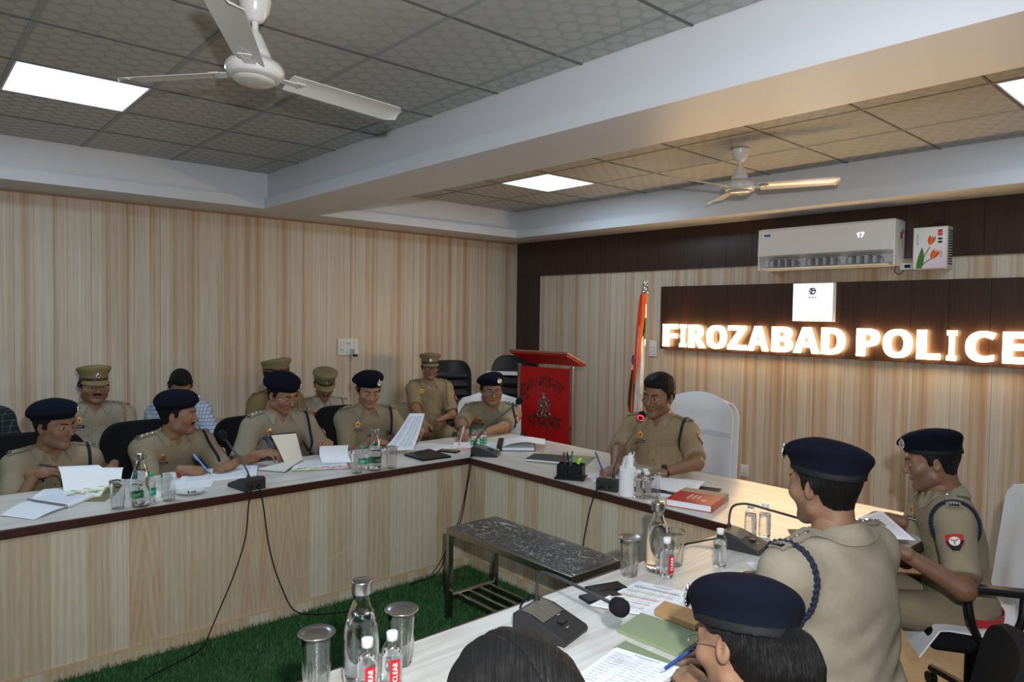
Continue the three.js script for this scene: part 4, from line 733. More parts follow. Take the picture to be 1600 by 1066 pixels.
// ---------------------------------------------------------------- flag
{
  const f = thing('flag_stand', 'Indian tricolour flag on a silver pole with lion capital finial', 'flag', [2.19, 0, .36]);
  mesh('base', lathe([[.001, 0], [.15, 0], [.15, .015], [.06, .03], [.02, .06], [.001, .06]], 28), M.chrome, f); mesh('pole', cyl(.011, .011, 1.90, 0, .05, 0, 14), M.chrome, f);
  const fin = []; for (let i = 0; i < 4; i++) { const a = i * 1.57; fin.push(new THREE.SphereGeometry(.016, 10, 8).scale(1, 1.5, 1).translate(Math.cos(a) * .012, 2.02, Math.sin(a) * .012), new THREE.SphereGeometry(.011, 8, 6).translate(Math.cos(a) * .016, 2.045, Math.sin(a) * .016)); }
  mesh('lion_finial', [lathe([[.001, 1.935], [.036, 1.935], [.036, 1.948], [.027, 1.955], [.03, 1.985], [.024, 2.0], [.001, 2.0]], 20), ...fin], M.chrome, f);
  // limp cloth: overlapping hanging folds of the three bands
  const fc = c => phys(new THREE.Color().setRGB(...c), .8); const saf = fc([.70, .10, .02]), wht = fc([.72, .71, .69]), grn = fc([.012, .05, .016]);
  const fold = (name, rows, m, z, n = 3, ph = 0) => mesh(name, sheet(gridPts(12, 28, (u, v) => { const t = (1 - v) * (rows.length - 1), k = Math.min(rows.length - 2, Math.floor(t)), w = t - k; const a = [0, 1].map(i => mix(rows[k][0][i], rows[k + 1][0][i], w)), b = [0, 1].map(i => mix(rows[k][1][i], rows[k + 1][1][i], w)); return [mix(a[0], b[0], u), mix(a[1], b[1], u), z + .014 * Math.sin(u * n * 3.14 + v * 2 + ph)]; }), .002), m, f);
  fold('saffron_band', [[[-.008, 1.925], [.035, 1.925]], [[-.033, 1.742], [.034, 1.742]], [[-.045, 1.621], [.009, 1.562]], [[-.067, 1.317], [-.014, 1.32]], [[-.084, 1.073], [-.061, 1.074]]], saf, .052);
  fold('white_band', [[[-.045, 1.633], [-.025, 1.633]], [[-.084, 1.377], [-.036, 1.379]], [[-.111, 1.205], [-.055, 1.208]]], wht, .036, 2, 1);
  fold('green_band', [[[-.111, 1.206], [-.055, 1.209]], [[-.136, 1.007], [-.065, 1.012]], [[-.141, .883], [-.075, .84]], [[-.106, .734], [-.083, .736]]], grn, .036, 2, 1);
  fold('white_band', [[[-.017, 1.411], [.009, 1.562]], [[-.042, 1.228], [.017, 1.262]], [[-.067, 1.013], [.009, 1.02]], [[-.091, .766], [.007, .777]], [[-.094, .582], [.005, .595]]], wht, .026, 3, .5);
  fold('saffron_band', [[[-.075, 1.16], [-.062, 1.16]], [[-.088, .95], [-.074, .95]], [[-.092, .80], [-.078, .80]]], saf, .054, 1, 1);
  mesh('chakra', [new THREE.TorusGeometry(.045, .006, 5, 26).scale(.42, 1, 1), ...Array.from({ length: 8 }, (_, i) => bx(.003, .085, .002).rotateZ(i * Math.PI / 8).scale(.42, 1, 1))].map(g => g.translate(-.076, 1.30, .056)), std(new THREE.Color().setRGB(.02, .03, .22), .7), f);
  mesh('sleeve', [cyl(.016, .016, .14, 0, 1.70, 0, 14)], std(new THREE.Color().setRGB(.7, .68, .64), .8), f); mesh('sleeve', [cyl(.0165, .0165, .20, 0, 1.50, 0, 14)], std(new THREE.Color().setRGB(.02, .10, .02), .8), f); mesh('sleeve', [cyl(.0165, .017, .10, 0, 1.83, 0, 14)], std(new THREE.Color().setRGB(.68, .10, .02), .8), f);
}
// ---------------------------------------------------------------- lectern
{
  const l = thing('lectern', 'red lectern with chrome edges, raised Hindi lettering and crest', 'lectern', [1.745, 0, 1.02], .12);
  const red = phys(new THREE.Color().setRGB(.52, .008, .010), .35), trim = phys(new THREE.Color().setRGB(.20, .09, .05), .35); const w = .305;
  mesh('front_board', span(-w, w, 0, 1.24, .22, .24), red, l); mesh('back_post', cyl(.014, .014, 1.2, -w + .12, .03, .06, 12), M.chrome, l); mesh('back_post', cyl(.014, .014, 1.2, w - .16, .03, .06, 12), M.chrome, l); mesh('base_board', span(-w, w - .05, 0, .03, -.10, .22), red, l);
  for (const s of [-1, 1]) mesh('edge_strip', [span(s * w - .014, s * w + .014, 0, 1.26, .226, .25, .004)], M.chrome, l);
  const top = new THREE.Group(); top.name = 'reading_top'; top.position.set(0, 1.25, .02); top.rotation.x = -.36; l.add(top); mesh('slab', span(-.335, .335, .0, .022, .04, .36, .005), trim, top); mesh('underside', span(-.325, .325, -.012, 0, .05, .35), red, top); mesh('bolt', new THREE.SphereGeometry(.02, 12, 8).scale(1, .5, 1).translate(.26, .024, .2), M.chrome, top);
  // lettering drawn as strokes [x, y] in a 1-high cell
  const br = std(new THREE.Color().setRGB(.19, .05, .045), .4, { metalness: .3 });
  const stroke = (pts, wd) => { const gs = []; for (let i = 0; i < pts.length - 1; i++) { const [a, b] = [pts[i], pts[i + 1]], dx = b[0] - a[0], dy = b[1] - a[1], len = Math.hypot(dx, dy); gs.push(new THREE.BoxGeometry(len + wd * .6, wd, .006).rotateZ(Math.atan2(dy, dx)).translate((a[0] + b[0]) / 2, (a[1] + b[1]) / 2, 0)); } return gs; };
  const arc = (cx, cy, r, a0, a1, n = 7) => Array.from({ length: n + 1 }, (_, i) => { const t = mix(a0, a1, i / n); return [cx + Math.cos(t) * r, cy + Math.sin(t) * r]; });
  const bar = w => [[0, 1], [w, 1]], stem = x => [[x, 1], [x, 0]];
  const G = { pa: [.62, [bar(.62), stem(.5), [[.14, 1], [.14, .62], ...arc(.27, .56, .14, Math.PI, Math.PI * 2)]]], u: [.0, [[[-.14, -.02], ...arc(-.24, -.12, .11, .8, -2.6)]]], i: [.3, [bar(.3), stem(.12), arc(.35, 1.0, .24, Math.PI, .5)]], la: [.72, [bar(.72), stem(.6), arc(.2, .42, .14, 2.6, -2.4), [[.32, .5], ...arc(.45, .45, .13, Math.PI, 0)]]], sa: [.66, [bar(.66), stem(.55), [[.16, 1], [.16, .62], [.34, .2]], [[.16, .5], [.55, .5]], [[.16, .62], [.05, .5]]]], aa: [.3, [bar(.3), stem(.16)]], ii: [.56, [bar(.5), [[.25, 1], [.25, .85], ...arc(.28, .7, .13, 1.6, 4.6), ...arc(.28, .38, .15, 1.6, -1.8)], [[.22, .2], [.36, .02]]]], na: [.58, [bar(.58), stem(.45), [[.45, .55], [.2, .55]], arc(.16, .5, .07, 0, 6.28)]], ro: [.6, [bar(.6), [[.12, 1], ...arc(.2, .72, .15, 1.6, -1.6), [.36, .1]], stem(.5), arc(.36, 1.12, .2, 3.0, 0)]], ja: [.64, [bar(.64), stem(.52), [[.52, .6], [.3, .6], ...arc(.2, .45, .14, 1.2, -2.6)]]], ba: [.6, [bar(.6), stem(.48), arc(.27, .52, .19, 0, 6.28, 10), [[.15, .62], [.4, .42]]]], da: [.5, [bar(.5), [[.25, 1], [.25, .8], ...arc(.26, .55, .16, 1.9, 5.2), [.42, .05]]]] };
  const word = (list, h, place) => { let x = 0; const tot = list.reduce((s, k) => s + G[k][0], 0) * h; for (const k of list) { const [w2, st] = G[k]; const gs = st.flatMap(p => stroke(p.map(q => [q[0] * h, q[1] * h]), h * .12)); const g = join(gs); place(g, x - tot / 2, w2 * h); mesh('letter', g, br, l); x += w2 * h; } };
  const cy = .885, R = .245; const onArc = a0 => (g, x, w2) => { const a = a0 - (x + w2 / 2) / R; g.translate(-w2 / 2, 0, 0); g.rotateZ(a - Math.PI / 2); g.translate(Math.cos(a) * R, cy + Math.sin(a) * R * .8 - .02, .244); };
  word(['pa', 'u', 'i', 'la', 'sa'], .088, onArc(2.36)); word(['la', 'aa', 'ii', 'na', 'sa'], .088, onArc(1.32));
  word(['pa', 'i', 'ro', 'ja', 'aa', 'ba', 'aa', 'da'], .10, (g, x) => g.translate(x + .01, .69, .244));
  const em = []; for (let i = 0; i < 9; i++) { const t = i / 9 * 6.283; em.push(new THREE.TorusGeometry(.016, .006, 5, 12).translate(Math.cos(t) * .052, .90 + Math.sin(t) * .06, .245)); } em.push(new THREE.ConeGeometry(.018, .05, 8).translate(0, .985, .245), bx(.05, .012, .006, 0, 1.005, .245), bx(.012, .10, .006, 0, .90, .245), new THREE.TorusGeometry(.03, .007, 6, 14).translate(0, .905, .246)); for (const s of [-1, 1]) em.push(new THREE.TorusGeometry(.028, .009, 6, 14).translate(s * .045, .815, .246)); em.push(bx(.1, .016, .006, 0, .805, .246)); mesh('crest', em, M.steel, l);
}
// ---------------------------------------------------------------- seats
const leather = phys(new THREE.Color().setRGB(.008, .008, .009), .42, { specularIntensity: .6 });
const towelM = phys(new THREE.Color().setRGB(.84, .86, .89), .9, { bumpMap: tex(256, 256, (u, v) => noise2(u * 128, v * 128, 8, 128, 128), .1, .1, false), bumpScale: .002, sheen: .4 });
const mesh_ = phys(new THREE.Color().setRGB(.008, .008, .009), .9, { specularIntensity: .3 });
function officeChair(label, pos, turn, { top = .98, w = .47, soft = false, group, mat = mesh_, backMat = mat, back = -.22, recline = .12, arms = true } = {}) {
  const c = thing('office_chair', label, 'chair', pos, turn, group); const seatY = .45;
  mesh('seat', boxUV(new RoundedBoxGeometry(w, .085, .46, 3, .035).translate(0, seatY - .045, .0)), mat, c);
  const H = top - seatY - .04, bk = mesh('backrest', (() => { const th = soft ? .09 : .05, g = new THREE.BoxGeometry(2, 1, 2, 16, 20, 2), p = g.attributes.position;
    for (let i = 0; i < p.count; i++) { let x = p.getX(i), v = p.getY(i) + .5, zz = p.getZ(i); const y2 = (v - .5) * 2, rim = Math.max(Math.abs(x), Math.abs(y2)), k = Math.abs(zz) > .5 && rim > .99 ? .955 : 1; const px = Math.abs(x), py = Math.abs(y2), q = Math.pow(px, 6) + Math.pow(py, 6), sq = rim > 0 ? rim / Math.pow(q, 1 / 6) : 1; x *= sq * k; v = .5 + y2 * sq * k * .5; const cr = v > .75 ? Math.pow((v - .75) / .25, 2) : 0; p.setXYZ(i, x * w / 2 * (1 - .14 * cr), seatY + .04 + H * v, back - Math.sin(recline) * H * v + .05 * x * x + zz * th / 2); }
    return boxUV(toCreasedNormals(g, 1.0)); })(), backMat, c);
  if (soft) for (let k = 0; k < 5; k++) { const v = .22 + k * .135; mesh('stitched_roll', sheet(gridPts(8, 5, (a, b) => { const x = (a - .5) * w * .8; return [x, seatY + .04 + H * (v + (b - .5) * .125), back - Math.sin(recline) * H * v + .2 * x * x / w + .042 + .022 * Math.sin(b * Math.PI)]; }), .012), mat, bk); }
  mesh('back_support', tube([[0, seatY - .08, -.05], [0, seatY - .05, back - .07], [0, seatY + .25, back - .09]], .018, 14, 8), M.black, c);
  if (arms) for (const s of [-1, 1]) mesh('armrest', [boxUV(new RoundedBoxGeometry(.055, .03, .30, 2, .012).translate(s * (w / 2 + .04), .655, .03)), tube([[s * (w / 2 + .04), .645, .12], [s * (w / 2 + .05), .52, .10], [s * (w / 2 - .02), .41, .04]], .016, 12, 8), tube([[s * (w / 2 + .04), .645, -.08], [s * (w / 2 + .05), .52, -.06], [s * (w / 2 - .02), .41, .0]], .016, 12, 8)], M.black, c);
  mesh('gas_column', cyl(.028, .028, .29, 0, .08, 0, 14), M.black, c);
  for (let k = 0; k < 5; k++) { const a = k * 1.2566, lg = mesh('leg', tube([[0, .11, 0], [Math.sin(a) * .15, .095, Math.cos(a) * .15], [Math.sin(a) * .27, .075, Math.cos(a) * .27]], .018, 8, 8), M.black, c); mesh('castor', new THREE.CylinderGeometry(.028, .028, .03, 12).rotateZ(Math.PI / 2).rotateY(a).translate(Math.sin(a) * .27, .029, Math.cos(a) * .27), M.black, lg); }
  return c;
}
const deg = Math.PI / 180;
officeChair('black office chair behind the leftmost beret officer', [1.60, 0, 5.08], 90 * deg, { group: 'office chairs at the left desk', top: .97, w: .56 });
officeChair('black office chair showing left of the officer with the blue pen', [1.60, 0, 4.46], 96 * deg, { group: 'office chairs at the left desk', top: .99, w: .5 });
officeChair('black office chair behind the officer reading the diary', [1.58, 0, 3.78], 92 * deg, { group: 'office chairs at the left desk', top: .96, w: .5 });
officeChair('black office chair behind the officer holding the printed sheet', [1.58, 0, 3.08], 84 * deg, { group: 'office chairs at the left desk', top: .98, w: .46 });
officeChair('office chair under a white towel at the desk corner', [1.66, 0, 1.80], 52 * deg, { top: .98, w: .52, backMat: towelM });
officeChair('tall executive chair under a white cover at the head of the table', [3.52, 0, 1.72], 6 * deg, { top: 1.15, w: .54, back: -.25, recline: .16, arms: false, backMat: towelM });
officeChair('office chair with black armrests under a white towel at the right desk end', [5.42, 0, 2.22], -58 * deg, { top: 1.0, w: .50, back: -.24, backMat: towelM });
officeChair('black office chair of the officer seen from behind', [5.56, 0, 3.62], -72 * deg, { top: .86, w: .54, back: -.27, recline: .2, arms: false });
officeChair('black office chair of the woman officer with the beret', [5.86, 0, 4.36], -92 * deg, { top: .80, w: .46, arms: false });
officeChair('black office chair below the bottom picture edge', [5.84, 0, 5.02], -92 * deg, { top: .80, w: .46, arms: false });
officeChair('tall black padded executive chair beside the upright peaked cap officer', [.37, 0, 1.25], 58 * deg, { top: 1.21, w: .46, soft: true, mat: leather, recline: .08, arms: false });
officeChair('tall black leather executive chair left of the lectern', [.88, 0, .88], 35 * deg, { top: 1.28, w: .54, soft: true, mat: leather, recline: .08, arms: false });
// white towels and covers over chair backs
function towel(label, pos, turn, { top, w, low, back, recline, seatY = .45, drape = .012, extra = 0, name = 'chair_towel' }) {
  const t = thing(name, label, 'chair cover', pos, turn), H = top - seatY - .04;
  const P = gridPts(22, 34, (u, v) => { // v runs up the front, over the top and down behind
    const x = (u - .5) * 2, k = v * 2; const up = k < 1 ? k : 2 - k, yv = mix((low - seatY - .04) / H, 1, up), cr = yv > .8 ? Math.pow((yv - .8) / .2, 2) : 0, edge = Math.pow(Math.abs(x), 4);
    const off = (k < 1 ? 1 : -1) * (.032 + drape * (1 - cr * .6)) * Math.min(1, Math.abs(k - 1) * 14), wv = Math.sin(x * 9 + (k < 1 ? 0 : 2)) * .006 * (1 - yv) * 2;
    return [x * (w / 2 + .022 + extra * (1 - yv)) * (1 - .28 * cr), seatY + .04 + H * yv - .05 * cr * x * x + (Math.abs(k - 1) < .08 ? .03 : .012 * up), back - Math.sin(recline) * H * yv + .05 * x * x + off + wv];
  });
  mesh('cloth', sheet(P, .006, [w, 1.4]), towelM, t); return t;
}
const t5 = towel('white towel on the corner officer\'s chair before the red lectern', [1.66, 0, 1.80], 52 * deg, { top: .98, w: .52, low: .55, back: -.22, recline: .12 });
const tH = towel('white fitted cover on the tall chair of the speaking officer', [3.52, 0, 1.72], 6 * deg, { top: 1.15, w: .54, low: .42, back: -.25, recline: .16, extra: .03 });
mesh('seam_band', sheet(gridPts(20, 1, (u, v) => { const x = (u - .5) * 2, yv = .62 + v * .05, H = .66; return [x * .296, .49 + H * yv, -.25 - Math.sin(.16) * H * yv + .05 * x * x + .052]; }), .004), towelM, tH);
towel('white towel over the right desk end chair of the reading officer', [5.42, 0, 2.22], -58 * deg, { top: 1.0, w: .50, low: .46, back: -.24, recline: .12 });
{ const s = thing('seat_towel', 'white towel spread on the seat under the reading officer', 'towel', [5.42, 0, 2.22], -58 * deg); mesh('cloth', sheet(gridPts(16, 14, (u, v) => { const x = (u - .5) * .54, z = mix(-.22, .27, v); return [x, .462 - (v > .85 ? (v - .85) * .8 : 0) + .004 * Math.sin(u * 20 + v * 8), z]; }), .006, [.5, .5]), towelM, s); }
{ const s = thing('white_strip', 'white cloth strip across the tall leather chair left of the lectern', 'cloth', [.88, 0, .88], 35 * deg); mesh('cloth', sheet(gridPts(12, 3, (u, v) => [(u - .5) * .60, 1.07 + v * .04, -.20 + .05 * Math.pow((u - .5) * 2, 2)]), .006), towelM, s); }
{ // sofa along the left wall
  const s = thing('sofa', 'long cream sofa along the panelled left wall', 'sofa', [0, 0, 0]); const cr = PM.cloth([.72, .66, .55]);
  mesh('back', span(.02, .22, .12, .775, 1.48, 5.75, .05), cr, s); mesh('seat_base', span(.05, .78, .06, .28, 1.48, 5.75, .03), cr, s); for (let k = 0; k < 6; k++) { const z = 1.49 + k * .71; mesh('seat_cushion', span(.22, .80, .28, .42, z, z + .70, .05), cr, s); } mesh('armrest', span(.03, .80, .06, .60, 5.75, 5.93, .05), cr, s);
  for (const [x, z] of [[.1, 1.8], [.72, 1.8], [.1, 5.7], [.72, 5.7]]) mesh('foot', cyl(.03, .025, .06, x, 0, z, 10), M.blackMatte, s);
}
{ // steel bench inside the U
  const b = thing('steel_bench', 'low steel side table with dark veined top standing on the grass', 'side table', [3.22, 0, 3.05]); const W = .95, D = .36, H = .53, t = .03;
  const vein = tex(512, 256, (u, v) => { let k = 0; for (let o = 0; o < 3; o++) { const f = [16, 27, 42][o], a = noise2(u * f * 2 + 3 * noise2(u * 9, v * 9, 7, 9, 9), v * f + 3 * noise2(u * 8 + 4, v * 8, 9, 8, 8), 20 + o); k = Math.max(k, sstep(.06, .0, Math.abs(a - .5)) * [1, .8, .55][o]); } const n = noise2(u * 40, v * 20, 4); return lerp3([.19 + n * .08, .175 + n * .08, .165 + n * .08], [.80, .78, .75], k * .9); }, .95, .36);
  mesh('top', span(t, W - t, H - .012, H + .001, t, D - t), phys(0xffffff, .3, { map: vein }), b);
  const rail = (x0, x1, y0, y1, z0, z1) => mesh('frame_rail', span(x0, x1, y0, y1, z0, z1, .003), M.steel, b);
  rail(0, W, H - .035, H, 0, t); rail(0, W, H - .035, H, D - t, D); rail(0, t, H - .035, H, t, D - t); rail(W - t, W, H - .035, H, t, D - t);
  for (const [x, z] of [[0, 0], [W - t, 0], [0, D - t], [W - t, D - t]]) mesh('leg', span(x, x + t, .008, H - .035, z, z + t, .003), M.steel, b);
  rail(0, t, .13, .155, t, D - t); rail(W - t, W, .13, .155, t, D - t); for (let k = 0; k < 4; k++) mesh('shelf_bar', span(t, W - t, .135, .152, .05 + k * .075, .068 + k * .075, .003), M.steel, b);
}
// ---------------------------------------------------------------- the people in the room
const DN = [0, -1, -.2];
const people = {};
// left desk, front row
people.P1 = person({ label: 'officer in navy beret glancing sideways, leftmost at the left desk, leafing papers', head: [1.80, 1.058, 5.023], yaw: 92, lean: 17, headYaw: 128, headPitch: 4, gear: 'beret', skin: [.215, .115, .07], shirt: PM.khaki, stars: 1, gaze: -.45, stubble: .3,
  armR: { hand: [1.915, .835, 5.125], pose: 'pinch', dir: [.5, .25, -.85], back: [.3, .6, .75] }, armL: { hand: [1.80, .80, 4.74], pose: 'relaxed', dir: [.6, -.25, .3] } });
people.P2 = person({ label: 'officer with moustache and navy beret in profile, writing with a blue pen', head: [1.78, 1.069, 4.381], yaw: 98, lean: 22, headYaw: 148, headPitch: 3, headRoll: 4, gear: 'beret', skin: [.26, .14, .085], shirt: PM.khaki, moustache: true, fat: .8, build: 1.08, gaze: -.3, eye: .0055,
  armR: { hand: [2.085, .79, 4.43], pose: 'pen', dir: [.45, -.12, -.9], back: [.2, .9, .45], wrist: 'red' }, armL: { hand: [2.115, .79, 4.185], pose: 'fist', dir: [.35, -.1, .9], back: [.1, .95, 0] } });
people.P3 = person({ label: 'officer with thin spectacles and navy beret reading a black diary at the left desk', head: [1.78, 1.149, 3.727], yaw: 88, lean: 13, headYaw: 112, headPitch: 20, headRoll: 2, gear: 'beret', skin: [.28, .15, .09], shirt: PM.khakiGrey, glasses: 'thin', gazeY: -.6, eye: -.0008, build: 1.06,
  armR: { hand: [2.07, .825, 4.00], pose: 'pinch', dir: [.75, .2, -.55], back: [.0, .9, .5], wrist: 'orange' }, armL: { hand: [2.07, .84, 3.54], pose: 'pinch', dir: [.8, .35, .35], back: [.1, .8, -.4] } });
people.P4 = person({ label: 'officer in navy beret looking down at a long printed sheet he holds up', head: [1.76, 1.133, 3.053], yaw: 72, lean: 12, headYaw: 74, headPitch: 15, headRoll: -2, gear: 'beret', beretH: .05, skin: [.31, .175, .105], shirt: PM.khaki, gazeY: -.6, eye: -.001,
  armR: { hand: [1.97, .80, 3.13], pose: 'relaxed', dir: [.5, -.15, -.8] }, armL: { hand: [2.03, .845, 2.80], pose: 'pinch', dir: [.85, .35, .3], back: [0, .7, -.6], wrist: 'dark' } });
people.P5 = person({ label: 'officer in black-framed spectacles and navy beret at the desk corner before the red lectern', head: [1.85, 1.08, 1.947], yaw: 52, lean: 20, headYaw: 60, headPitch: 6, gear: 'beret', skin: [.27, .145, .09], shirt: PM.khaki, glasses: 'black', fat: 1, faceW: 1.05, build: 1.1, belly: 1.15, stubble: .15,
  armR: { hand: [2.22, .785, 2.56], pose: 'pen', dir: [.6, -.15, .5], back: [-.2, .95, 0], wrist: 'dark', elbow: [-1, -.5, -.2] }, armL: { hand: [2.10, .79, 2.24], pose: 'relaxed', dir: [-.6, -.1, .7], back: [0, 1, 0], elbow: [1, -.3, -.1] } });
// wall side, back row on the sofa
people.B1 = person({ label: 'officer in olive peaked cap with spectacles and moustache on the sofa behind the leftmost officer', head: [.62, 1.156, 4.605], yaw: 84, lean: 4, headYaw: 92, headPitch: 2, gear: 'cap', skin: [.27, .145, .085], shirt: PM.khakiGrey, redTitle: true, moustache: true, glasses: 'thin', fat: 1.2, faceW: 1.08, build: 1.12, belly: 1.15, group: 'officers seated along the wall',
  armR: { hand: [.95, .66, 4.83], pose: 'relaxed', dir: DN }, armL: { hand: [.98, .66, 4.45], pose: 'relaxed' } });
people.B2 = person({ label: 'bareheaded man in blue and white checked shirt behind the officer with the pen', head: [.5, 1.115, 3.99], yaw: 84, lean: 12, headYaw: 80, headPitch: 34, skin: [.24, .13, .08], shirt: PM.checkBlue, plain: true, long: true, trousers: PM.blackTrouser, cord: false, patch: false, hairTop: .006,
  armR: { hand: [.86, .66, 4.16], pose: 'relaxed' }, armL: { hand: [.86, .66, 3.88], pose: 'relaxed' } });
people.B3 = person({ label: 'officer in peaked cap and deep khaki shirt half hidden behind the diary reader', head: [.6, 1.165, 3.253], yaw: 92, lean: 3, headYaw: 132, headPitch: 0, gear: 'cap', skin: [.25, .135, .08], shirt: PM.khakiDeep, redTitle: true, group: 'officers seated along the wall' });
people.B4 = person({ label: 'officer in peaked cap and pale uniform looking down, behind two beret officers', head: [.5, 1.055, 2.772], yaw: 70, lean: 16, headYaw: 72, headPitch: 28, gear: 'cap', skin: [.28, .15, .09], shirt: PM.khakiPale, redTitle: true, moustache: true, eye: .002, gazeY: -.6, group: 'officers seated along the wall' });
people.B5 = person({ label: 'officer in peaked cap and dark spectacles sitting upright with orange wrist thread', head: [.45, 1.162, 1.589], yaw: 60, lean: 3, headYaw: 58, headPitch: 0, gear: 'cap', skin: [.33, .18, .11], shirt: PM.khakiWarm, trousers: PM.khakiWarm, redTitle: true, glasses: 'black', moustache: false, group: 'officers seated along the wall', knees: .17,
  armR: { hand: [.88, .62, 1.93], pose: 'relaxed', dir: [.6, -.6, .3], wrist: 'orange' }, armL: { hand: [.80, .70, 1.66], pose: 'fist', dir: [-.2, -.2, .9] } });
people.B6 = person({ label: 'person in dark green checked shirt cut off by the left picture edge', head: [.62, 1.187, 5.31], yaw: 84, lean: 6, headYaw: 80, headPitch: 10, skin: [.25, .135, .08], shirt: PM.checkGreen, plain: true, long: true, trousers: PM.blackTrouser });
// head of the table
people.H = person({ label: 'bareheaded officer in rimless spectacles speaking into the microphone from the white chair', head: [3.56, 1.192, 1.97], yaw: 12, lean: 6, headYaw: 4, headPitch: 6, headRoll: -3, headScale: 1.1, fine: true, skin: [.235, .122, .072], shirt: PM.khakiWarm, glasses: 'thin', hairTop: .017, hairThick: .0075, hairNoise: .007, eye: .0022, gaze: -.25, mouth: .0045, build: 1.12, rankEmblem: true, stubble: .3, scale: 1.04,
  armR: { hand: [3.60, .79, 2.44], pose: 'pen', dir: [-.2, -.15, .9], back: [0, .95, 0], elbow: [-1, -.6, -.3] }, armL: { hand: [3.84, .79, 2.32], pose: 'relaxed', dir: [-.85, -.05, .35], back: [0, 1, 0], wrist: 'watch', elbow: [1, -.35, 0] } });
// right desk
people.R1 = person({ label: 'officer in black beret reading a paper at the far end of the right desk', head: [5.269, 1.095, 2.32], yaw: -58, lean: 11, headYaw: -66, headPitch: 12, gear: 'beret', fine: true, skin: [.19, .10, .062], beretH: .05, shirt: PM.khaki, build: 1.08, stars: 1, rankEmblem: true, beltRed: true, gazeY: -.6, eye: .000,
  armR: { hand: [5.16, .83, 2.40], pose: 'pinch', dir: [-.8, .1, .35], back: [.2, .8, 0], wrist: 'red' }, armL: { hand: [5.30, .80, 2.74], pose: 'pinch', dir: [-.9, .15, .1], back: [.1, .9, .2], elbow: [.9, -1, -.1] } });
people.R2 = person({ label: 'officer in navy beret seen from behind, nearest seat before the reading officer', head: [5.386, 1.206, 3.614], yaw: -100, lean: 8, headYaw: -103, headPitch: 5, gear: 'beret', fine: true, skin: [.21, .115, .07], shirt: PM.khakiGrey, beretH: .047, build: 1.22, faceW: .98, scale: 1.02,
  armR: { hand: [5.12, .80, 3.40], pose: 'relaxed', dir: [-.9, -.1, .2] }, armL: { hand: [5.14, .80, 3.66], pose: 'relaxed', dir: [-.9, -.1, -.2] } });
people.R3 = person({ label: 'woman officer in navy beret bending over papers with a blue pen', head: [5.55, 1.005, 4.345], yaw: -90, lean: 28, headYaw: -95, headPitch: 16, headRoll: 10, gear: 'beret', fine: true, woman: true, bun: [-.03, -.13], skin: [.27, .15, .095], shirt: PM.khaki, glasses: 'thin', scale: .94, build: .9, headScale: .98,
  armR: { hand: [5.34, .79, 4.06], pose: 'relaxed', dir: [-.9, -.1, -.2] }, armL: { hand: [5.37, .80, 4.22], pose: 'pen', dir: [-.85, -.05, -.35], back: [.15, .9, .3] } });
people.R4 = person({ label: 'bareheaded woman with parted black hair at the bottom picture edge', head: [5.56, 1.078, 5.01], yaw: -92, lean: 20, headYaw: -96, headPitch: 10, woman: true, parting: true, fine: true, headScale: 1.14, skin: [.32, .18, .12], shirt: PM.khaki, scale: .95, build: .92, plain: true,
  armR: { hand: [5.26, .79, 4.86], pose: 'relaxed', dir: [-.9, -.1, .2] }, armL: { hand: [5.28, .79, 5.12], pose: 'relaxed', dir: [-.9, -.1, -.1] } });
// ---------------------------------------------------------------- things on the desks
const glassM = phys(0xffffff, .0, { transmission: 1, thickness: .004, ior: 1.5, attenuationColor: new THREE.Color().setRGB(.9, .97, .95), attenuationDistance: .25 });
const petM = phys(0xffffff, .03, { transmission: 1, thickness: 0, ior: 1.45 });
const waterM = phys(0xffffff, .0, { transmission: 1, thickness: .05, ior: 1.33, attenuationColor: new THREE.Color().setRGB(.9, .97, .96), attenuationDistance: .6 });
const shell = (out, th, seg) => { const inn = out.map(([r, y], i) => [Math.max(.001, r - th), i === 0 ? y + th * 1.5 : y]).reverse(); return lathe([[.0005, out[0][1]], ...out, ...inn, [.0005, out[0][1] + th * 1.5]], seg); };
const carGeo = shell([[.036, 0], [.043, .006], [.0445, .03], [.0445, .11], [.041, .145], [.030, .185], [.0215, .208], [.0205, .232]], .0028, 36);
const carWater = lathe([[.0005, .005], [.0395, .007], [.0412, .03], [.0412, .11], [.038, .143], [.0285, .178], [.0005, .1782]], 36), carCap = lathe([[.0005, .228], [.024, .228], [.0255, .232], [.0255, .258], [.0245, .262], [.0005, .262]], 28);
const steelCap = std(new THREE.Color().setRGB(.55, .54, .52), .28, { metalness: 1 });
function carafe(label, x, z, k = 1) { const o = thing('glass_carafe', label, 'carafe', [x, TT, z], 0, 'glass water carafes with steel caps'); mesh('glass', carGeo, glassM, o); mesh('water', carWater, waterM, o); mesh('steel_cap', carCap, steelCap, o); o.scale.setScalar(k); return o; }
const tumGeo = (() => { const g = shell([[.026, 0], [.0275, .004], [.0285, .03], [.0315, .09], [.034, .118], [.0365, .135]], .0022, 24); const p = g.attributes.position; for (let i = 0; i < p.count; i++) { const y = p.getY(i), r = Math.hypot(p.getX(i), p.getZ(i)), a = Math.atan2(p.getZ(i), p.getX(i)); if (y > .008 && y < .085 && r > .0262) { const c = 1 - .05 * Math.abs(Math.sin(a * 6 + Math.sin(y * 60))); p.setX(i, p.getX(i) * c); p.setZ(i, p.getZ(i) * c); } } g.computeVertexNormals(); return g; })();
const cutGeo = join(Array.from({ length: 12 }, (_, i) => [tube([[.0285, .012, 0], [.0312, .04, .004], [.0322, .072, 0]], .0011, 8, 5).rotateY(i * .5236), tube([[.0285, .012, 0], [.0312, .04, -.004], [.0322, .06, -.006]], .0009, 8, 5).rotateY(i * .5236)]).flat());
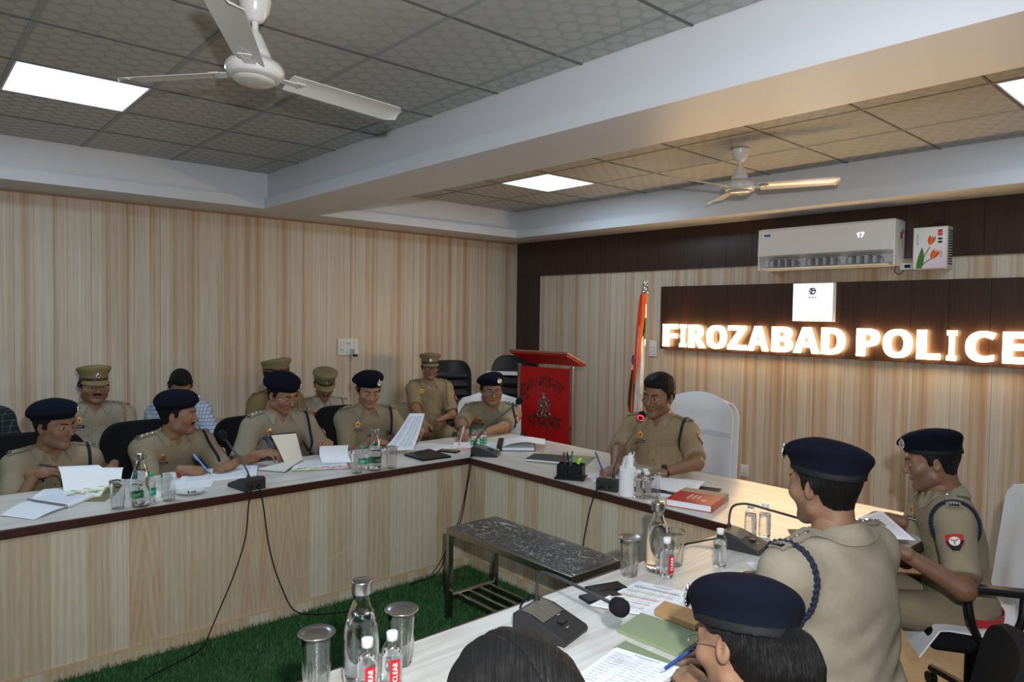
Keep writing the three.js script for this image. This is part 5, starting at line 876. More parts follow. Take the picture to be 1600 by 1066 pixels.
const lidGeo = lathe([[.0005, .1365], [.028, .1365], [.031, .139], [.041, .1395], [.0445, .143], [.043, .1455], [.031, .1425], [.027, .1395], [.0005, .139]], 32);
function tumbler(label, x, z, lid, k = 1) { const o = thing('glass_tumbler', label, 'glass', [x, TT, z], x * 7, 'cut glass tumblers'); mesh('glass', tumGeo, glassM, o); mesh('cut_pattern', cutGeo, glassM, o); if (lid) mesh('steel_lid', lidGeo, steelCap, o); o.scale.setScalar(k); return o; }
const botProf = [[.022, 0], [.0255, .004], [.026, .012]]; for (let i = 0; i < 8; i++) { const y = .016 + i * .0095; botProf.push([.0262, y], [.0247, y + .0045]); } botProf.push([.026, .094], [.025, .104], [.019, .118], [.0125, .126], [.012, .131]);
const botGeo = shell(botProf, .0009, 28), botWater = lathe([[.0005, .002], [.021, .003], [.0243, .012], [.0240, .09], [.0235, .102], [.0005, .1022]], 24), botCap = lathe([[.0005, .129], [.0142, .129], [.0142, .146], [.013, .148], [.0005, .148]], 22);
const botLabel = lathe([[.0268, .038], [.0268, .068]], 28), redLab = canvasTex(96, 256, (c, w, h) => { c.fillStyle = '#c4141f'; c.fillRect(0, 0, w, h); c.save(); c.translate(w / 2, h / 2); c.rotate(-Math.PI / 2); c.fillStyle = '#ffffff'; c.font = 'bold 62px sans-serif'; c.textAlign = 'center'; c.textBaseline = 'middle'; c.fillText('CLEAR', 10, 2); c.restore(); });
const redStrip = (() => sheet(gridPts(6, 2, (u, v) => { const a = (u - .5) * .95; return [Math.sin(a) * .0272, mix(.022, .088, v), Math.cos(a) * .0272]; }), .0005))();
const capWhite = phys(new THREE.Color().setRGB(.82, .84, .86), .35), teal = phys(new THREE.Color().setRGB(.02, .42, .30), .4), tealLab = phys(0xffffff, .35, { side: THREE.DoubleSide, map: canvasTex(256, 64, (c, w, h) => { c.fillStyle = '#14a67c'; c.fillRect(0, 0, w, h); c.fillStyle = '#e8fff6'; for (let i = 0; i < 4; i++) { c.fillRect(12 + i * 64, 20, 34, 7); c.fillRect(12 + i * 64, 34, 22, 5); } }) }), redM = phys(0xffffff, .35, { map: redLab });
function bottle(label, x, z, kind, turn = 0, k = 1) { const o = thing('water_bottle', label, 'bottle', [x, TT, z], turn, 'small plastic water bottles'); mesh('bottle', botGeo, petM, o); mesh('water', botWater, waterM, o); mesh('cap', botCap, kind === 'teal' ? teal : capWhite, o); if (kind === 'teal') mesh('label_band', botLabel, tealLab, o); if (kind === 'clear') mesh('red_label', redStrip, redM, o).userData.label = 'red label strip reading CLEAR'; o.scale.setScalar(k); return o; }
carafe('steel-capped water carafe before the leftmost officers on the left desk', 2.60, 4.79); carafe('steel-capped water carafe before the officer holding the printed sheet', 2.592, 3.49, .96); carafe('steel-capped water carafe between tumblers on the right desk middle', 4.735, 3.545); carafe('steel-capped water carafe nearest the camera behind two red-label bottles', 4.742, 4.80, 1.03);
bottle('teal-capped bottle behind the leftmost carafe', 2.555, 4.80, 'teal', 1); bottle('teal-capped bottle standing by the leftmost carafe, nearer the pen officer', 2.55, 4.735, 'teal', 2.2);
bottle('teal-capped bottle left behind the carafe of the sheet reader', 2.545, 3.545, 'teal', 2); bottle('teal-capped bottle right behind the carafe of the sheet reader', 2.535, 3.455, 'teal', 2.4);
bottle('left one of two teal-capped bottles before the corner officer', 2.45, 2.605, 'teal', 1.4, .95); bottle('right one of two teal-capped bottles before the corner officer', 2.455, 2.525, 'teal', 1, .95);
bottle('front left white-capped bottle beside the napkin stack', 4.015, 2.745, 'white'); bottle('front right white-capped bottle beside the napkin stack', 4.062, 2.735, 'white'); bottle('rear white-capped bottle beside the napkin stack', 4.02, 2.69, 'white');
bottle('left one of two clear bottles behind the far right microphone', 4.745, 2.89, 'white'); bottle('right one of two clear bottles behind the far right microphone', 4.785, 2.84, 'white');
bottle('white-capped bottle with red label beside the middle carafe', 4.80, 3.575, 'clear', 1.4); bottle('lone unlabelled bottle on the right desk above the woman\'s beret', 4.865, 3.325, 'white');
bottle('left red-label bottle before the nearest carafe', 4.815, 4.825, 'clear', 1.35, 1.02); bottle('right red-label bottle before the nearest carafe', 4.822, 4.758, 'clear', 1.3, 1.02);
tumbler('cut glass tumbler left of the leftmost carafe', 2.575, 4.885); tumbler('cut glass tumbler beside the white saucer', 2.57, 4.655); tumbler('cut glass tumbler left of the sheet reader\'s carafe', 2.605, 3.62); tumbler('cut glass tumbler right of the sheet reader\'s carafe', 2.612, 3.385); tumbler('tumbler under a steel lid behind the napkin stack bottles', 4.075, 2.68, true, .92); tumbler('steel-lidded tumbler left of the middle carafe', 4.70, 3.665, true); tumbler('cut glass tumbler right behind the middle carafe', 4.742, 3.44); tumbler('steel-lidded tumbler at the left of the nearest carafe', 4.705, 4.905, true, 1.05); tumbler('steel-lidded tumbler right of the nearest carafe', 4.72, 4.665, true, 1.05);
// gooseneck conference microphones: local +z points at the speaker
const micBody = std(new THREE.Color().setRGB(.022, .022, .023), .5), grilleT = tex(128, 128, (u, v) => { const x = (u * 22) % 1 - .5, y = (v * 16) % 1 - .5; return x * x + y * y < .12 ? [.62, .59, .52] : [.13, .13, .13]; });
function microphone(label, x, z, turn, pts, { led, wide = 1 } = {}) {
  const o = thing('conference_microphone', label, 'microphone', [x, TT, z], turn, 'gooseneck conference microphones'); const w = .062 * wide;
  const sh = new THREE.Shape(); [[-.085, 0], [-.085, .05], [-.075, .058], [-.03, .054], [.085, .014], [.09, .006], [.088, 0]].forEach((p, i) => sh[i ? 'lineTo' : 'moveTo'](...p));
  mesh('base', new THREE.ExtrudeGeometry(sh, { depth: 2 * w - .008, bevelEnabled: true, bevelSize: .004, bevelThickness: .004, bevelSegments: 2 }).rotateY(-Math.PI / 2).translate(w - .004, .004, 0), micBody, o);
  mesh('speaker_grille', sheet(gridPts(4, 8, (u, v) => { const z = mix(-.068, .012, v); return [mix(w * .8, -w * .8, u), (z < -.03 ? mix(.058, .054, (z + .075) / .045) : mix(.054, .014, (z + .03) / .115)) + .0092, z]; }), .0012), std(0xffffff, .5, { map: grilleT }), o);
  mesh('talk_button', bx(.03, .006, .022, 0, .0405, .042, .002).rotateX(.0), M.black, o); mesh('button_mark', [bx(.012, .001, .003, .02, .049, .018), bx(.012, .001, .003, -.008, .0335, .066)], PM.ink, o);
  for (const s of [-1, 1]) mesh('jack_socket', new THREE.CylinderGeometry(.008, .008, .006, 12).rotateX(Math.PI / 2).translate(s * .022, .025, -.089), M.black, o);
  const inv = p => { const dx = p[0] - x, dz = p[2] - z, c = Math.cos(turn), s = Math.sin(turn); return [dx * c - dz * s, p[1] - TT, dx * s + dz * c]; }; const L = pts.map(inv); const b0 = [L[0][0], .05, L[0][2]];
  mesh('gooseneck_collar', cyl(.012, .008, .03, b0[0], .05, b0[2], 12), micBody, o); mesh('gooseneck', tube([b0, ...L], .0048, 40, 8), std(new THREE.Color().setRGB(.045, .045, .047), .4), o);
  const e = L[L.length - 1], d = L[L.length - 2], v = new THREE.Vector3(e[0] - d[0], e[1] - d[1], e[2] - d[2]).normalize(); const q = new THREE.Quaternion().setFromUnitVectors(new THREE.Vector3(0, 1, 0), v);
  const f = mesh('foam_head', lathe([[.0005, -.012], [.012, -.012], [.022, .0], [.0255, .018], [.023, .034], [.013, .045], [.0005, .048]], 20), M.blackMatte, o); f.position.set(...e); f.quaternion.copy(q);
  if (led) { const r = mesh('led_ring', new THREE.TorusGeometry(.0175, .0045, 8, 20).rotateX(Math.PI / 2), std(0x400000, .4, { emissive: new THREE.Color(1, .03, .05), emissiveIntensity: 1.8 }), o); r.position.set(...e).addScaledVector(v, -.006); r.quaternion.copy(q); }
  return o;
}
const cable = (label, pts, r = .0035) => tag(mesh('microphone_cable', tube(pts, r, pts.length * 8, 6), M.blackMatte), label, 'cable', 'black microphone cables');
microphone('gooseneck microphone at the left desk edge before the pen officer', 2.548, 4.255, -82 * deg, [[2.60, .83, 4.265], [2.53, .88, 4.268], [2.40, .947, 4.282], [2.35, 1.0, 4.305]]);
microphone('gooseneck microphone at the inner desk corner before the corner officer', 2.65, 2.665, 128 * deg, [[2.565, .83, 2.69], [2.575, .90, 2.63], [2.61, 1.0, 2.49], [2.645, 1.09, 2.37]]);
microphone('gooseneck microphone with glowing red ring before the speaking officer', 3.79, 2.69, 200 * deg, [[3.80, .84, 2.69], [3.765, .92, 2.60], [3.70, 1.02, 2.40], [3.655, 1.095, 2.27]], { led: true });
microphone('gooseneck microphone on the far right desk behind the lone bottle', 4.80, 3.045, 100 * deg, [[4.725, .86, 3.03], [4.74, .905, 3.035], [4.80, .935, 3.05], [4.95, .945, 3.09], [5.20, .95, 3.15]], { wide: 1.1 });
microphone('gooseneck microphone nearest the camera with speaker grille', 4.84, 4.215, 104 * deg, [[4.762, .87, 4.195], [4.775, .905, 4.2], [4.83, .92, 4.21], [4.98, .93, 4.235], [5.13, .936, 4.262]], { wide: 1.15 });
cable('left one of two cables hanging from the left desk microphone', [[2.634, .772, 4.262], [2.662, .765, 4.275], [2.664, .70, 4.287], [2.645, .50, 4.30], [2.64, .30, 4.365], [2.64, .18, 4.42], [2.66, .05, 4.49], [2.75, .035, 4.55], [2.9, .035, 4.85]]);
cable('right one of two cables hanging from the left desk microphone', [[2.634, .772, 4.24], [2.664, .76, 4.23], [2.664, .70, 4.215], [2.645, .41, 4.165], [2.64, .2, 4.10], [2.66, .05, 4.03], [2.74, .035, 3.96], [2.85, .035, 3.75]]);
cable('cable hanging at the inner desk corner', [[2.60, .775, 2.74], [2.655, .765, 2.785], [2.668, .72, 2.80], [2.655, .55, 2.825], [2.655, .35, 2.87], [2.64, .16, 2.96], [2.66, .04, 3.06], [2.72, .035, 3.3]]);
cable('cable hanging from the head desk microphone to the bench', [[3.80, .775, 2.775], [3.80, .765, 2.825], [3.77, .68, 2.835], [3.72, .55, 2.815], [3.70, .45, 2.815], [3.69, .30, 2.81], [3.70, .04, 2.84]]);
cable('second cable hanging at the inner desk corner', [[2.615, .775, 2.745], [2.66, .768, 2.80], [2.662, .70, 2.812], [2.652, .5, 2.84], [2.645, .3, 2.90], [2.64, .1, 3.02], [2.67, .035, 3.12]], .003);
cable('short cable end beside the far right microphone', [[4.715, .775, 3.07], [4.68, .765, 3.10], [4.65, .757, 3.16], [4.635, .757, 3.22], [4.66, .757, 3.27]]);
cable('short cable behind the nearest microphone', [[4.755, .775, 4.225], [4.71, .765, 4.21], [4.66, .757, 4.17], [4.63, .76, 4.11], [4.61, .70, 4.09], [4.612, .4, 4.08], [4.61, .03, 4.07]]);
// papers, files, books
function printTex(seed, { table, lines = 26, head, tint = '#eef0f4', stripes } = {}) {
  return canvasTex(256, 362, (c, w, h) => { const r = rng(seed); c.fillStyle = tint; c.fillRect(0, 0, w, h); c.fillStyle = '#7e8694'; if (head) { c.fillRect(80, 16, 96, 5); c.fillRect(100, 26, 56, 4); } const y0 = head ? 44 : 24;
    if (table) { c.strokeStyle = '#9aa2b0'; c.lineWidth = 1; for (let i = 0; i <= table; i++) { c.strokeRect(20, y0 + i * (300 / table), 216, 300 / table); } for (const x of [50, 110, 150, 190]) { c.beginPath(); c.moveTo(x, y0); c.lineTo(x, y0 + 300); c.stroke(); } for (let i = 0; i < table; i++) for (const x of [24, 54, 114, 154, 194]) c.fillRect(x, y0 + i * (300 / table) + 4, 8 + r() * 22, 3); }
    else for (let i = 0; i < lines; i++) { let x = 22; while (x < 228) { const l = 6 + r() * 22; c.globalAlpha = .75; c.fillRect(x, y0 + i * (310 / lines), Math.min(l, 232 - x), 2.6); x += l + 5; } } c.globalAlpha = 1;
    if (stripes) { for (const [y, col] of [[60, '#3b62b5'], [70, '#c98a3c'], [120, '#c98a3c'], [180, '#c98a3c'], [190, '#b98d55'], [250, '#c98a3c'], [300, '#c98a3c']]) { c.fillStyle = col; c.fillRect(16, y, 150 + r() * 70, 6); } } });
}
const printed = o => phys(0xffffff, .75, { map: o });
const prA = printed(printTex(1, { head: true })), prB = printed(printTex(2, { table: 18, head: true })), prC = printed(printTex(3, { table: 10, head: true, stripes: true })), prD = printed(printTex(4, { lines: 30, tint: '#e9ecf5' })), prE = printed(printTex(9, { table: 26, tint: '#e6ebf6' }));
const flagCols = [[.9, .55, .02], [.35, .62, .03], [.85, .18, .30], [.9, .75, .05], [.9, .30, .05]].map(c => std(new THREE.Color().setRGB(...c), .7)), fileGreen = std(new THREE.Color().setRGB(.23, .275, .16), .8), fileOlive = std(new THREE.Color().setRGB(.16, .17, .06), .7);
// sheet from four corners (a b along the bottom edge, d c along the top), optional bulge and pile thickness
function quadSheet(a, b, c, d, { bulge = 0, th = .0006, n = 10, curl = 0 } = {}) { return sheet(gridPts(n, n, (u, v) => { const p = [0, 1, 2].map(k => mix(mix(a[k], b[k], u), mix(d[k], c[k], u), v)); p[1] += bulge * Math.sin(v * Math.PI) + curl * Math.pow(Math.abs(u - .5) * 2, 3); return p; }), th); }
function paper(name, label, category, a, b, c, d, m, opt = {}) { const o = thing(name, label, category, [(a[0] + c[0]) / 2, 0, (a[2] + c[2]) / 2], 0, opt.group); const q = [a, b, c, d].map(p => [p[0] - o.position.x, p[1], p[2] - o.position.z]); mesh(opt.part || 'page', quadSheet(...q, opt), m, o); o.userData.q = undefined; delete o.userData.q; return o; }
const D = .7505, Y = (x, z, h = 0) => [x, D + h, z];
function flags(o, list) { for (const [x, y, z, w, k, t = 0] of list) { const f = mesh('sticky_flag', bx(w, .0008, .014), flagCols[k % 5], o); f.position.set(x - o.position.x, y, z - o.position.z); f.rotation.set(.1, t, .12); } }
// leftmost officer's corner of the desk
{ const o = thing('spiral_notepad', 'open white spiral notepad on the left desk, leftmost', 'notepad', [2.30, D, 5.10], 0); const L = (x, z, h = 0) => [x - 2.30, h, z - 5.10];
  mesh('front_page', quadSheet(L(2.39, 5.325, .004), L(2.56, 5.215, .002), L(2.43, 5.075, .008), L(2.19, 5.20, .008), { bulge: .006 }), M.paper, o); mesh('page_block', quadSheet(L(2.19, 5.19, .009), L(2.43, 5.065, .009), L(2.27, 4.915, .009), L(2.06, 5.04, .009), { th: .012 }), prD, o);
  const a = [2.19, 5.195], b = [2.43, 5.07], rings = []; for (let i = 0; i < 18; i++) { const t = (i + .5) / 18; rings.push(new THREE.TorusGeometry(.008, .0014, 5, 12).rotateY(1.08).translate(mix(a[0], b[0], t) - 2.30, .010, mix(a[1], b[1], t) - 5.10)); } mesh('spiral', rings, M.black, o); }
{ const o = paper('paper_pile', 'pile of white papers under the hands of the leftmost officer', 'papers', Y(2.20, 5.19, .006), Y(2.29, 4.90, .006), Y(2.03, 4.80, .006), Y(1.99, 5.10, .006), prA, { th: .01, bulge: .004 });
  mesh('lifted_page', quadSheet([2.10 - o.position.x, .765, 5.03 - o.position.z], [2.16 - o.position.x, .765, 4.83 - o.position.z], [2.03 - o.position.x, .865, 4.86 - o.position.z], [1.99 - o.position.x, .872, 5.04 - o.position.z], { bulge: .03, n: 12 }), M.paper, o);
  mesh('lifted_page', quadSheet([2.10 - o.position.x, .766, 4.98 - o.position.z], [2.16 - o.position.x, .766, 4.78 - o.position.z], [2.02 - o.position.x, .83, 4.73 - o.position.z], [1.99 - o.position.x, .855, 4.93 - o.position.z], { bulge: .035, n: 12 }), M.paper, o);
  flags(o, Array.from({ length: 12 }, (_, i) => [2.215 + .012 * Math.sin(i * 2), .766 + .007 * ((i * 7) % 4), 5.03 - i * .0165, .05, [4, 1, 1, 0, 4, 3, 3, 1, 1, 3, 0, 1][i], .4 * Math.sin(i * 3)])); }
paper('file_folder', 'olive file folder under the leftmost paper pile', 'folder', Y(2.33, 5.00, .001), Y(2.40, 4.905, .001), Y(2.10, 4.74, .001), Y(2.0, 4.98, .001), fileOlive, { th: .003 });
{ const o = thing('red_pen', 'red and gold pen lying at the left picture edge', 'pen', [2.33, D + .006, 5.37], .6); mesh('barrel', cyl(.006, .005, .12, 0, 0, 0, 10).rotateX(Math.PI / 2), PM.maroon, o); mesh('cap', cyl(.007, .007, .04, 0, .1, 0, 10).rotateX(Math.PI / 2), PM.gold, o); }
paper('paper_sheet', 'white sheets under the writing hands of the pen officer', 'papers', Y(2.25, 4.52, .003), Y(2.34, 4.12, .003), Y(2.04, 3.99, .003), Y(2.02, 4.42, .003), prD, { th: .004, bulge: .003 });
paper('paper_sheet', 'loose white sheet reaching towards the left desk microphone', 'papers', Y(2.36, 4.60, .001), Y(2.42, 4.40, .001), Y(2.20, 4.30, .006), Y(2.16, 4.52, .006), M.paper, { th: .001 });
{ const o = thing('white_box_pad', 'small white memo pad between carafe and tumbler', 'notepad', [2.44, D, 4.70], .3); mesh('block', bx(.09, .02, .07, 0, .01, 0, .002), M.paper, o); mesh('top_sheet', bx(.09, .001, .07, 0, .0206, 0), prA, o); }
{ const o = thing('saucer', 'white saucer with dark seeds beside the left desk microphone', 'saucer', [2.50, D, 4.53]); mesh('dish', lathe([[.0005, .0], [.035, .0], [.04, .004], [.07, .014], [.071, .016], [.04, .008], [.0005, .006]], 32), phys(new THREE.Color().setRGB(.76, .77, .78), .2), o); const r = rng(5); for (let i = 0; i < 12; i++) mesh('seed', new THREE.SphereGeometry(.0035, 6, 5).scale(1.4, .8, 1).translate((r() - .5) * .05, .009, (r() - .5) * .05), M.blackMatte, o); }
// pen of the second officer
function pen(label, p, dir, m, tip = M.black, len = .14) { const o = thing('pen', label, 'pen', p, 0, 'ballpoint pens'); o.quaternion.setFromUnitVectors(new THREE.Vector3(0, 1, 0), new THREE.Vector3(...dir).normalize()); mesh('barrel', cyl(.0045, .0048, len, 0, -.03, 0, 10), m, o); mesh('tip', cyl(.0008, .0045, .012, 0, -.042, 0, 8), tip, o); mesh('clip', bx(.002, .035, .003, 0, len - .055, .0055), m, o); return o; }
const penBlue = phys(new THREE.Color().setRGB(.02, .06, .26), .3), penSky = phys(new THREE.Color().setRGB(.10, .30, .75), .3), penWhite = phys(new THREE.Color().setRGB(.6, .62, .7), .3);
pen('blue pen in the fist of the moustached beret officer', [2.175, .80, 4.345], [-.35, .75, .5], penSky); pen('dark pen in the right hand of the diary reader', [2.13, .85, 3.93], [-.1, .9, .35], penBlue); pen('white pen in the hand of the corner officer', [2.285, .795, 2.60], [-.25, .75, -.45], penWhite); pen('dark blue pen in the hand of the speaking officer', [3.575, .80, 2.53], [-.45, .6, -.1], penBlue); pen('blue pen in the hand of the woman officer', [5.262, .805, 4.178], [.45, .5, -.45], penBlue, PM.ink, .12); pen('dark pen held by the leftmost officer', [1.985, .875, 5.06], [-.2, .25, .9], M.black, M.black, .09);
{ const o = thing('diary', 'open black diary with cream pages held by the spectacled beret officer', 'diary', [2.14, D, 3.87]); const L = (x, y, z) => [x - 2.14, y - D, z - 3.87]; const cream = phys(new THREE.Color().setRGB(.70, .69, .62), .8);
  mesh('upright_page', quadSheet(L(2.20, .775, 3.885), L(2.115, .772, 3.735), L(2.04, .925, 3.745), L(2.10, .938, 3.93), { th: .006, bulge: .004 }), cream, o); mesh('cover', quadSheet(L(2.195, .765, 3.885), L(2.108, .762, 3.728), L(2.03, .932, 3.738), L(2.09, .946, 3.935), { th: .003, bulge: .004 }), M.black, o);
  mesh('lower_page', quadSheet(L(2.19, .757, 4.045), L(2.33, .757, 3.945), L(2.13, .773, 3.735), L(2.19, .776, 3.885), { th: .008, bulge: .004 }), cream, o); mesh('cover', quadSheet(L(2.185, .7525, 4.05), L(2.335, .7525, 3.945), L(2.12, .765, 3.73), L(2.18, .768, 3.885), { th: .002, bulge: .003 }), M.black, o); }
{ const o = paper('paper_pile', 'bundle of papers with pink and green flags before the diary reader', 'papers', Y(2.32, 3.90, .006), Y(2.46, 3.60, .006), Y(2.20, 3.48, .006), Y(2.10, 3.76, .006), prD, { th: .01 });
  mesh('curled_page', sheet(gridPts(8, 14, (u, v) => { const a = v * 2.2; return [2.30 + .07 * u - .06 * Math.sin(a) - o.position.x, .765 + .045 * (1 - Math.cos(a)) + .03 * v, 3.70 - .16 * u - .02 - o.position.z]; }), .0006), M.paper, o);
  mesh('file_back', quadSheet([2.33 - o.position.x, .7515, 3.90 - o.position.z], [2.48 - o.position.x, .7515, 3.58 - o.position.z], [2.20 - o.position.x, .7515, 3.47 - o.position.z], [2.09 - o.position.x, .7515, 3.76 - o.position.z], { th: .002 }), fileGreen, o);
  flags(o, Array.from({ length: 10 }, (_, i) => [2.34 + i * .0145, .764 + .003 * (i % 3), 3.88 - i * .031, .05, i < 5 ? [1, 1, 3, 1, 3][i] : 2, 1.1])); }
{ const o = paper('printed_sheet', 'long printed sheet held upright by the beret officer at the carafe', 'paper', [2.20, .772, 3.20], [2.30, .775, 3.02], [2.14, .99, 2.815], [2.075, .99, 2.90], prE, { bulge: -.018, n: 14 }); }
paper('paper_sheet', 'white sheets between the sheet reader and the black folder', 'papers', Y(2.12, 2.98, .002), Y(2.34, 2.84, .002), Y(2.28, 2.60, .002), Y(2.05, 2.72, .002), prA, { th: .004 });
{ const o = paper('tablet_case', 'black leather tablet folder lying before the inner desk corner', 'folder', Y(2.33, 3.11, .006), Y(2.56, 3.115, .006), Y(2.575, 2.90, .006), Y(2.28, 2.87, .006), leather, { th: .012, part: 'cover' }); }
{ const o = thing('mobile_phone', 'black phone with green edge beside the tablet folder', 'phone', [2.40, D, 2.79], .5); mesh('body', bx(.15, .009, .075, 0, .0045, 0, .004), M.black, o); mesh('screen', bx(.14, .001, .068, 0, .0093, 0), phys(new THREE.Color().setRGB(.02, .03, .03), .1), o); }
{ const o = paper('paper_pile', 'flagged paper bundle under the writing hand of the corner officer', 'papers', Y(2.38, 2.74, .005), Y(2.60, 2.50, .005), Y(2.40, 2.33, .005), Y(2.18, 2.58, .005), prA, { th: .009 }); flags(o, Array.from({ length: 13 }, (_, i) => [2.39 + i * .0165, .762 + .002 * (i % 3), 2.735 - i * .018, .05, [0, 0, 4, 2, 2, 4, 0, 0, 2, 2, 2, 1, 1][i], .85])); }
{ const o = thing('open_book', 'thick open book with white pages at the desk corner before the lectern', 'book', [2.60, D, 2.27], 0); const L = (x, y, z) => [x - 2.60, y, z - 2.27];
  mesh('page_block', quadSheet(L(2.60, .012, 2.48), L(2.75, .012, 2.30), L(2.52, .012, 2.09), L(2.37, .012, 2.27), { th: .018 }), M.paper, o); mesh('cover', quadSheet(L(2.605, .0015, 2.49), L(2.76, .0015, 2.30), L(2.52, .0015, 2.08), L(2.36, .0015, 2.27), { th: .003 }), M.black, o);
  mesh('turning_pages', sheet(gridPts(14, 10, (u, v) => { const x = mix(2.585, 2.80, u), z = mix(2.475, 2.25, u); const s = v; return [x - .22 * s * .9 - 2.60, .022 + .05 * Math.sin(Math.min(1, u * 1.25) * Math.PI * .62) * (1 - .25 * s) - .02 * u * u, z - .2 * s - 2.27]; }), .003), M.paper, o); mesh('spine', quadSheet(L(2.58, .02, 2.505), L(2.605, .02, 2.475), L(2.38, .02, 2.265), L(2.355, .02, 2.295), { th: .036 }), M.black, o); }
// head desk
{ const o = paper('file_folder', 'pale green file folder behind the black pen box', 'folder', Y(2.98, 2.60, .002), Y(3.33, 2.42, .002), Y(3.16, 2.12, .002), Y(2.84, 2.32, .002), fileGreen, { th: .004 }); }
{ const o = thing('magazine', 'glossy black printed magazine on the green folder', 'magazine', [3.03, D + .004, 2.43], .5); mesh('pages', bx(.27, .01, .20, 0, .005, 0), M.paper, o); mesh('cover', bx(.272, .0015, .202, 0, .0108, 0), phys(0xffffff, .55, { map: canvasTex(256, 192, (c, w, h) => { c.fillStyle = '#1b1c1e'; c.fillRect(0, 0, w, h); const r = rng(3); for (let i = 0; i < 60; i++) { c.fillStyle = ['#444', '#6b5a4a', '#2c3a44', '#8a8a88'][i % 4]; c.fillRect(r() * w, r() * h, 4 + r() * 30, 3 + r() * 8); } }) }), o); }
{ const o = thing('pen_holder', 'black rectangular pen box with pens and a green highlighter', 'pen holder', [3.485, D, 2.70], .55); const w = .075, d = .05, h = .085; mesh('tray', span(-w - .012, w + .012, 0, .014, -d - .012, d + .012, .003), M.black, o); mesh('wall', [span(-w, w, .014, h, d - .004, d), span(-w, w, .014, h, -d, -d + .004), span(-w, -w + .004, .014, h, -d, d), span(w - .004, w, .014, h, -d, d), span(-.01, -.006, .014, h, -d, d)], M.black, o); }
{ const P = (label, x, z, dir, m, len, name = 'pen') => { const o = pen(label, [x, D + .05, z], dir, m, M.black, len); return o; }; P('silver pen standing in the pen box', 3.45, 2.705, [-.12, 1, .1], PM.silver, .13); P('black pen standing in the pen box, leaning left', 3.465, 2.69, [-.25, 1, 0], M.black, .13); P('green pen standing in the pen box', 3.478, 2.70, [.05, 1, -.1], phys(new THREE.Color().setRGB(.02, .2, .1), .3), .14); P('dark red pen standing in the pen box', 3.46, 2.72, [-.05, 1, .15], PM.maroon, .13);
  const o = thing('highlighter', 'fluorescent green highlighter sticking out of the pen box', 'highlighter', [3.51, D + .055, 2.695]); o.quaternion.setFromUnitVectors(new THREE.Vector3(0, 1, 0), new THREE.Vector3(.45, .85, -.1).normalize()); mesh('barrel', cyl(.009, .009, .07, 0, -.02, 0, 12), M.black, o); mesh('cap', cyl(.010, .0095, .035, 0, .045, 0, 12), std(new THREE.Color().setRGB(.50, .85, .03), .4), o); }
{ const o = paper('paper_sheet', 'papers with a pink flag under the speaking officer\'s pen hand', 'papers', Y(3.51, 2.64, .003), Y(3.70, 2.68, .003), Y(3.75, 2.42, .003), Y(3.52, 2.36, .003), prD, { th: .005 }); flags(o, [[3.56, .757, 2.645, .06, 2, -.2], [3.60, .757, 2.655, .04, 2, -.2]]); }
{ const o = thing('napkin_stack', 'white folded napkins standing in a tall holder on the head desk', 'napkins', [3.95, D, 2.755]); const nm = phys(new THREE.Color().setRGB(.80, .82, .83), .9); mesh('holder', lathe([[.0005, 0], [.044, 0], [.046, .004], [.0445, .15], [.041, .155], [.0005, .15]], 26).scale(1, 1, .92), nm, o);
  for (let k = 0; k < 5; k++) { const a = k * 1.26; const n = mesh('napkin', sheet(gridPts(6, 8, (u, v) => { const x = (u - .5) * .07 * (1 - v * .55), z = .012 * Math.sin(u * 9 + k); return [x + (k === 1 ? .03 * v * v : .008 * Math.sin(k) * v), .13 + v * (.075 + .025 * Math.sin(k * 2.3)) + .01 * Math.sin(u * 7 + k), z + .01 * (k - 2)]; }), .0015), nm, o); n.rotation.y = a * .3 + .7; } }
paper('clipboard', 'dark clipboard under papers before the speaking officer', 'clipboard', Y(3.95, 2.60, .004), Y(4.30, 2.52, .004), Y(4.20, 2.24, .004), Y(3.86, 2.36, .004), M.black, { th: .006, part: 'board' });
paper('paper_sheet', 'white sheets curling over the clipboard on the head desk', 'papers', Y(3.93, 2.56, .012), Y(4.20, 2.50, .012), Y(4.10, 2.24, .028), Y(3.85, 2.34, .022), prA, { th: .002, bulge: .012 });
paper('paper_sheet', 'white sheet between clipboard and red book', 'papers', Y(4.02, 2.64, .001), Y(4.22, 2.58, .001), Y(4.28, 2.42, .0105), Y(4.06, 2.46, .0105), M.paper, { th: .001 });
{ const o = thing('red_book', 'thick red book with a beige spine band on the head desk', 'book', [4.275, D, 2.585], .27); const rd = phys(new THREE.Color().setRGB(.45, .012, .018), .4); mesh('pages', bx(.225, .03, .285, .0, .018, 0), M.paper, o);
  mesh('cover', [bx(.232, .003, .292, 0, .0345, 0), bx(.232, .003, .292, 0, .0015, 0), bx(.004, .036, .292, .116, .018, 0)], rd, o); mesh('beige_band', [bx(.2325, .0006, .085, 0, .0364, -.10), bx(.0005, .036, .085, .1183, .018, -.10)], std(new THREE.Color().setRGB(.42, .30, .20), .7), o); const tl = std(new THREE.Color().setRGB(.72, .45, .42), .6); mesh('cover_lettering', [0, 1, 2].map(i => bx(.012, .0006, .10 - i * .02, -.03 + i * .024, .0363, .03)).concat([new THREE.CylinderGeometry(.014, .014, .0006, 18).translate(.055, .0363, .075)]), tl, o); }
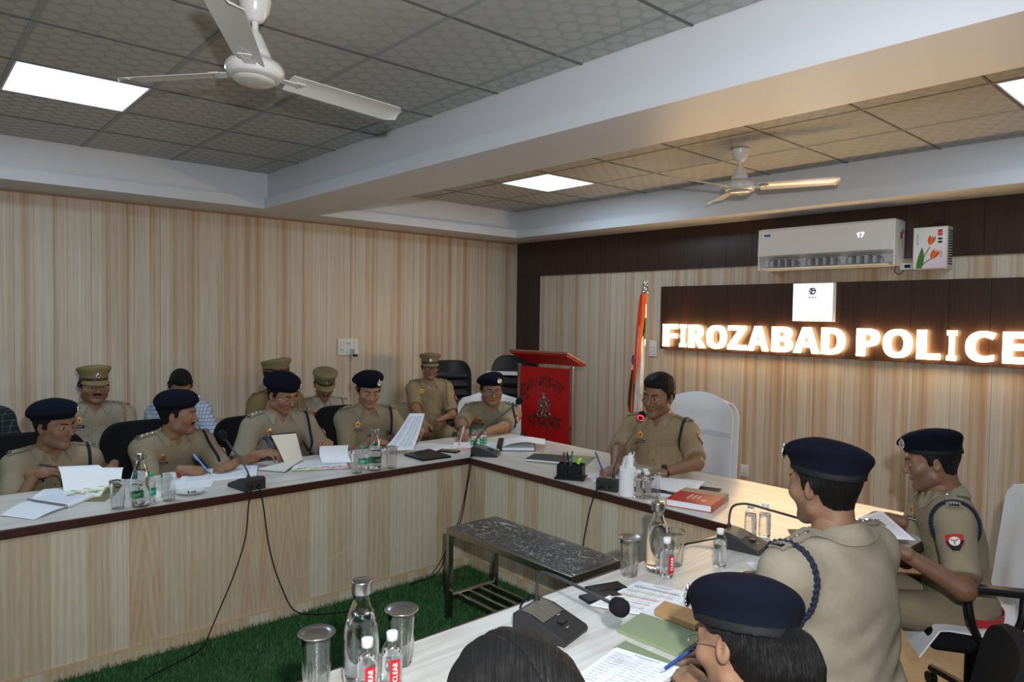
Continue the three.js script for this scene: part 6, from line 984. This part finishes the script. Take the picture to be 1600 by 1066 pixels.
// right desk
paper('file_folder', 'olive folder standing open before the far right microphone', 'folder', Y(4.80, 2.66, .001), Y(4.95, 2.86, .001), Y(5.10, 2.76, .02), Y(4.96, 2.56, .02), fileOlive, { th: .004 });
paper('printed_sheet', 'white paper held by the reading officer at the desk end', 'paper', [4.98, .775, 2.62], [5.14, .80, 2.80], [5.34, .845, 2.70], [5.12, .87, 2.45], prD, { bulge: .012 });
{ const o = paper('paper_sheet', 'white sheets between the far microphone and the officer seen from behind', 'papers', Y(4.91, 3.205, .002), Y(5.13, 3.40, .002), Y(5.24, 3.28, .002), Y(4.98, 3.14, .002), prA, { th: .004 }); }
for (const [lab, x, z, a] of [['black phone at the printed form corner, nearer the camera', 4.772, 3.905, -.25], ['black phone at the printed form corner, nearer the carafe', 4.735, 3.835, -.3]]) { const o = thing('mobile_phone', lab, 'phone', [x, D, z], a); mesh('body', bx(.065, .010, .14, 0, .005, 0, .004), M.black, o); mesh('screen', bx(.058, .001, .13, 0, .0102, 0), phys(new THREE.Color().setRGB(.02, .02, .022), .08), o); }
paper('printed_sheet', 'printed form with orange and blue rules on the right desk', 'paper', Y(4.81, 4.00, .013), Y(5.02, 3.88, .003), Y(4.95, 3.64, .003), Y(4.765, 3.69, .003), prC, { th: .003 });
paper('printed_sheet', 'printed sheet lying over the ruled form corner', 'paper', Y(4.93, 3.93, .007), Y(5.10, 3.86, .007), Y(5.08, 3.70, .007), Y(4.93, 3.76, .007), prA, { th: .001 });
{ const o = thing('wooden_block', 'tan wooden file board on the green files', 'file board', [5.05, D + .012, 3.85], 0); mesh('board', quadSheet([4.99 - 5.05, .01, 3.90 - 3.85], [5.14 - 5.05, .01, 3.90 - 3.85], [5.12 - 5.05, .01, 3.80 - 3.85], [4.97 - 5.05, .01, 3.82 - 3.85], { th: .018 }), std(new THREE.Color().setRGB(.46, .26, .11), .6), o); }
{ const o = paper('file_folder', 'stack of green files before the woman officer, with printed lines', 'folder', Y(4.975, 4.065, .006), Y(5.19, 4.055, .006), Y(5.17, 3.88, .006), Y(4.95, 3.915, .006), phys(0xffffff, .8, { map: printTex(21, { lines: 8, tint: '#8b9674' }) }), { th: .010 }); }
paper('green_sheet', 'thin green cover sheet under the near table print', 'paper', Y(5.035, 4.15, .001), Y(5.22, 4.17, .001), Y(5.23, 4.085, .001), Y(5.03, 4.09, .001), fileGreen, { th: .001 });
paper('printed_sheet', 'printed page with grey table head before the woman officer', 'paper', Y(5.085, 4.38, .004), Y(5.245, 4.33, .004), Y(5.245, 4.105, .004), Y(5.045, 4.15, .004), printed(printTex(31, { table: 12, head: true })), { th: .004 });
renderer.render(scene, camera);
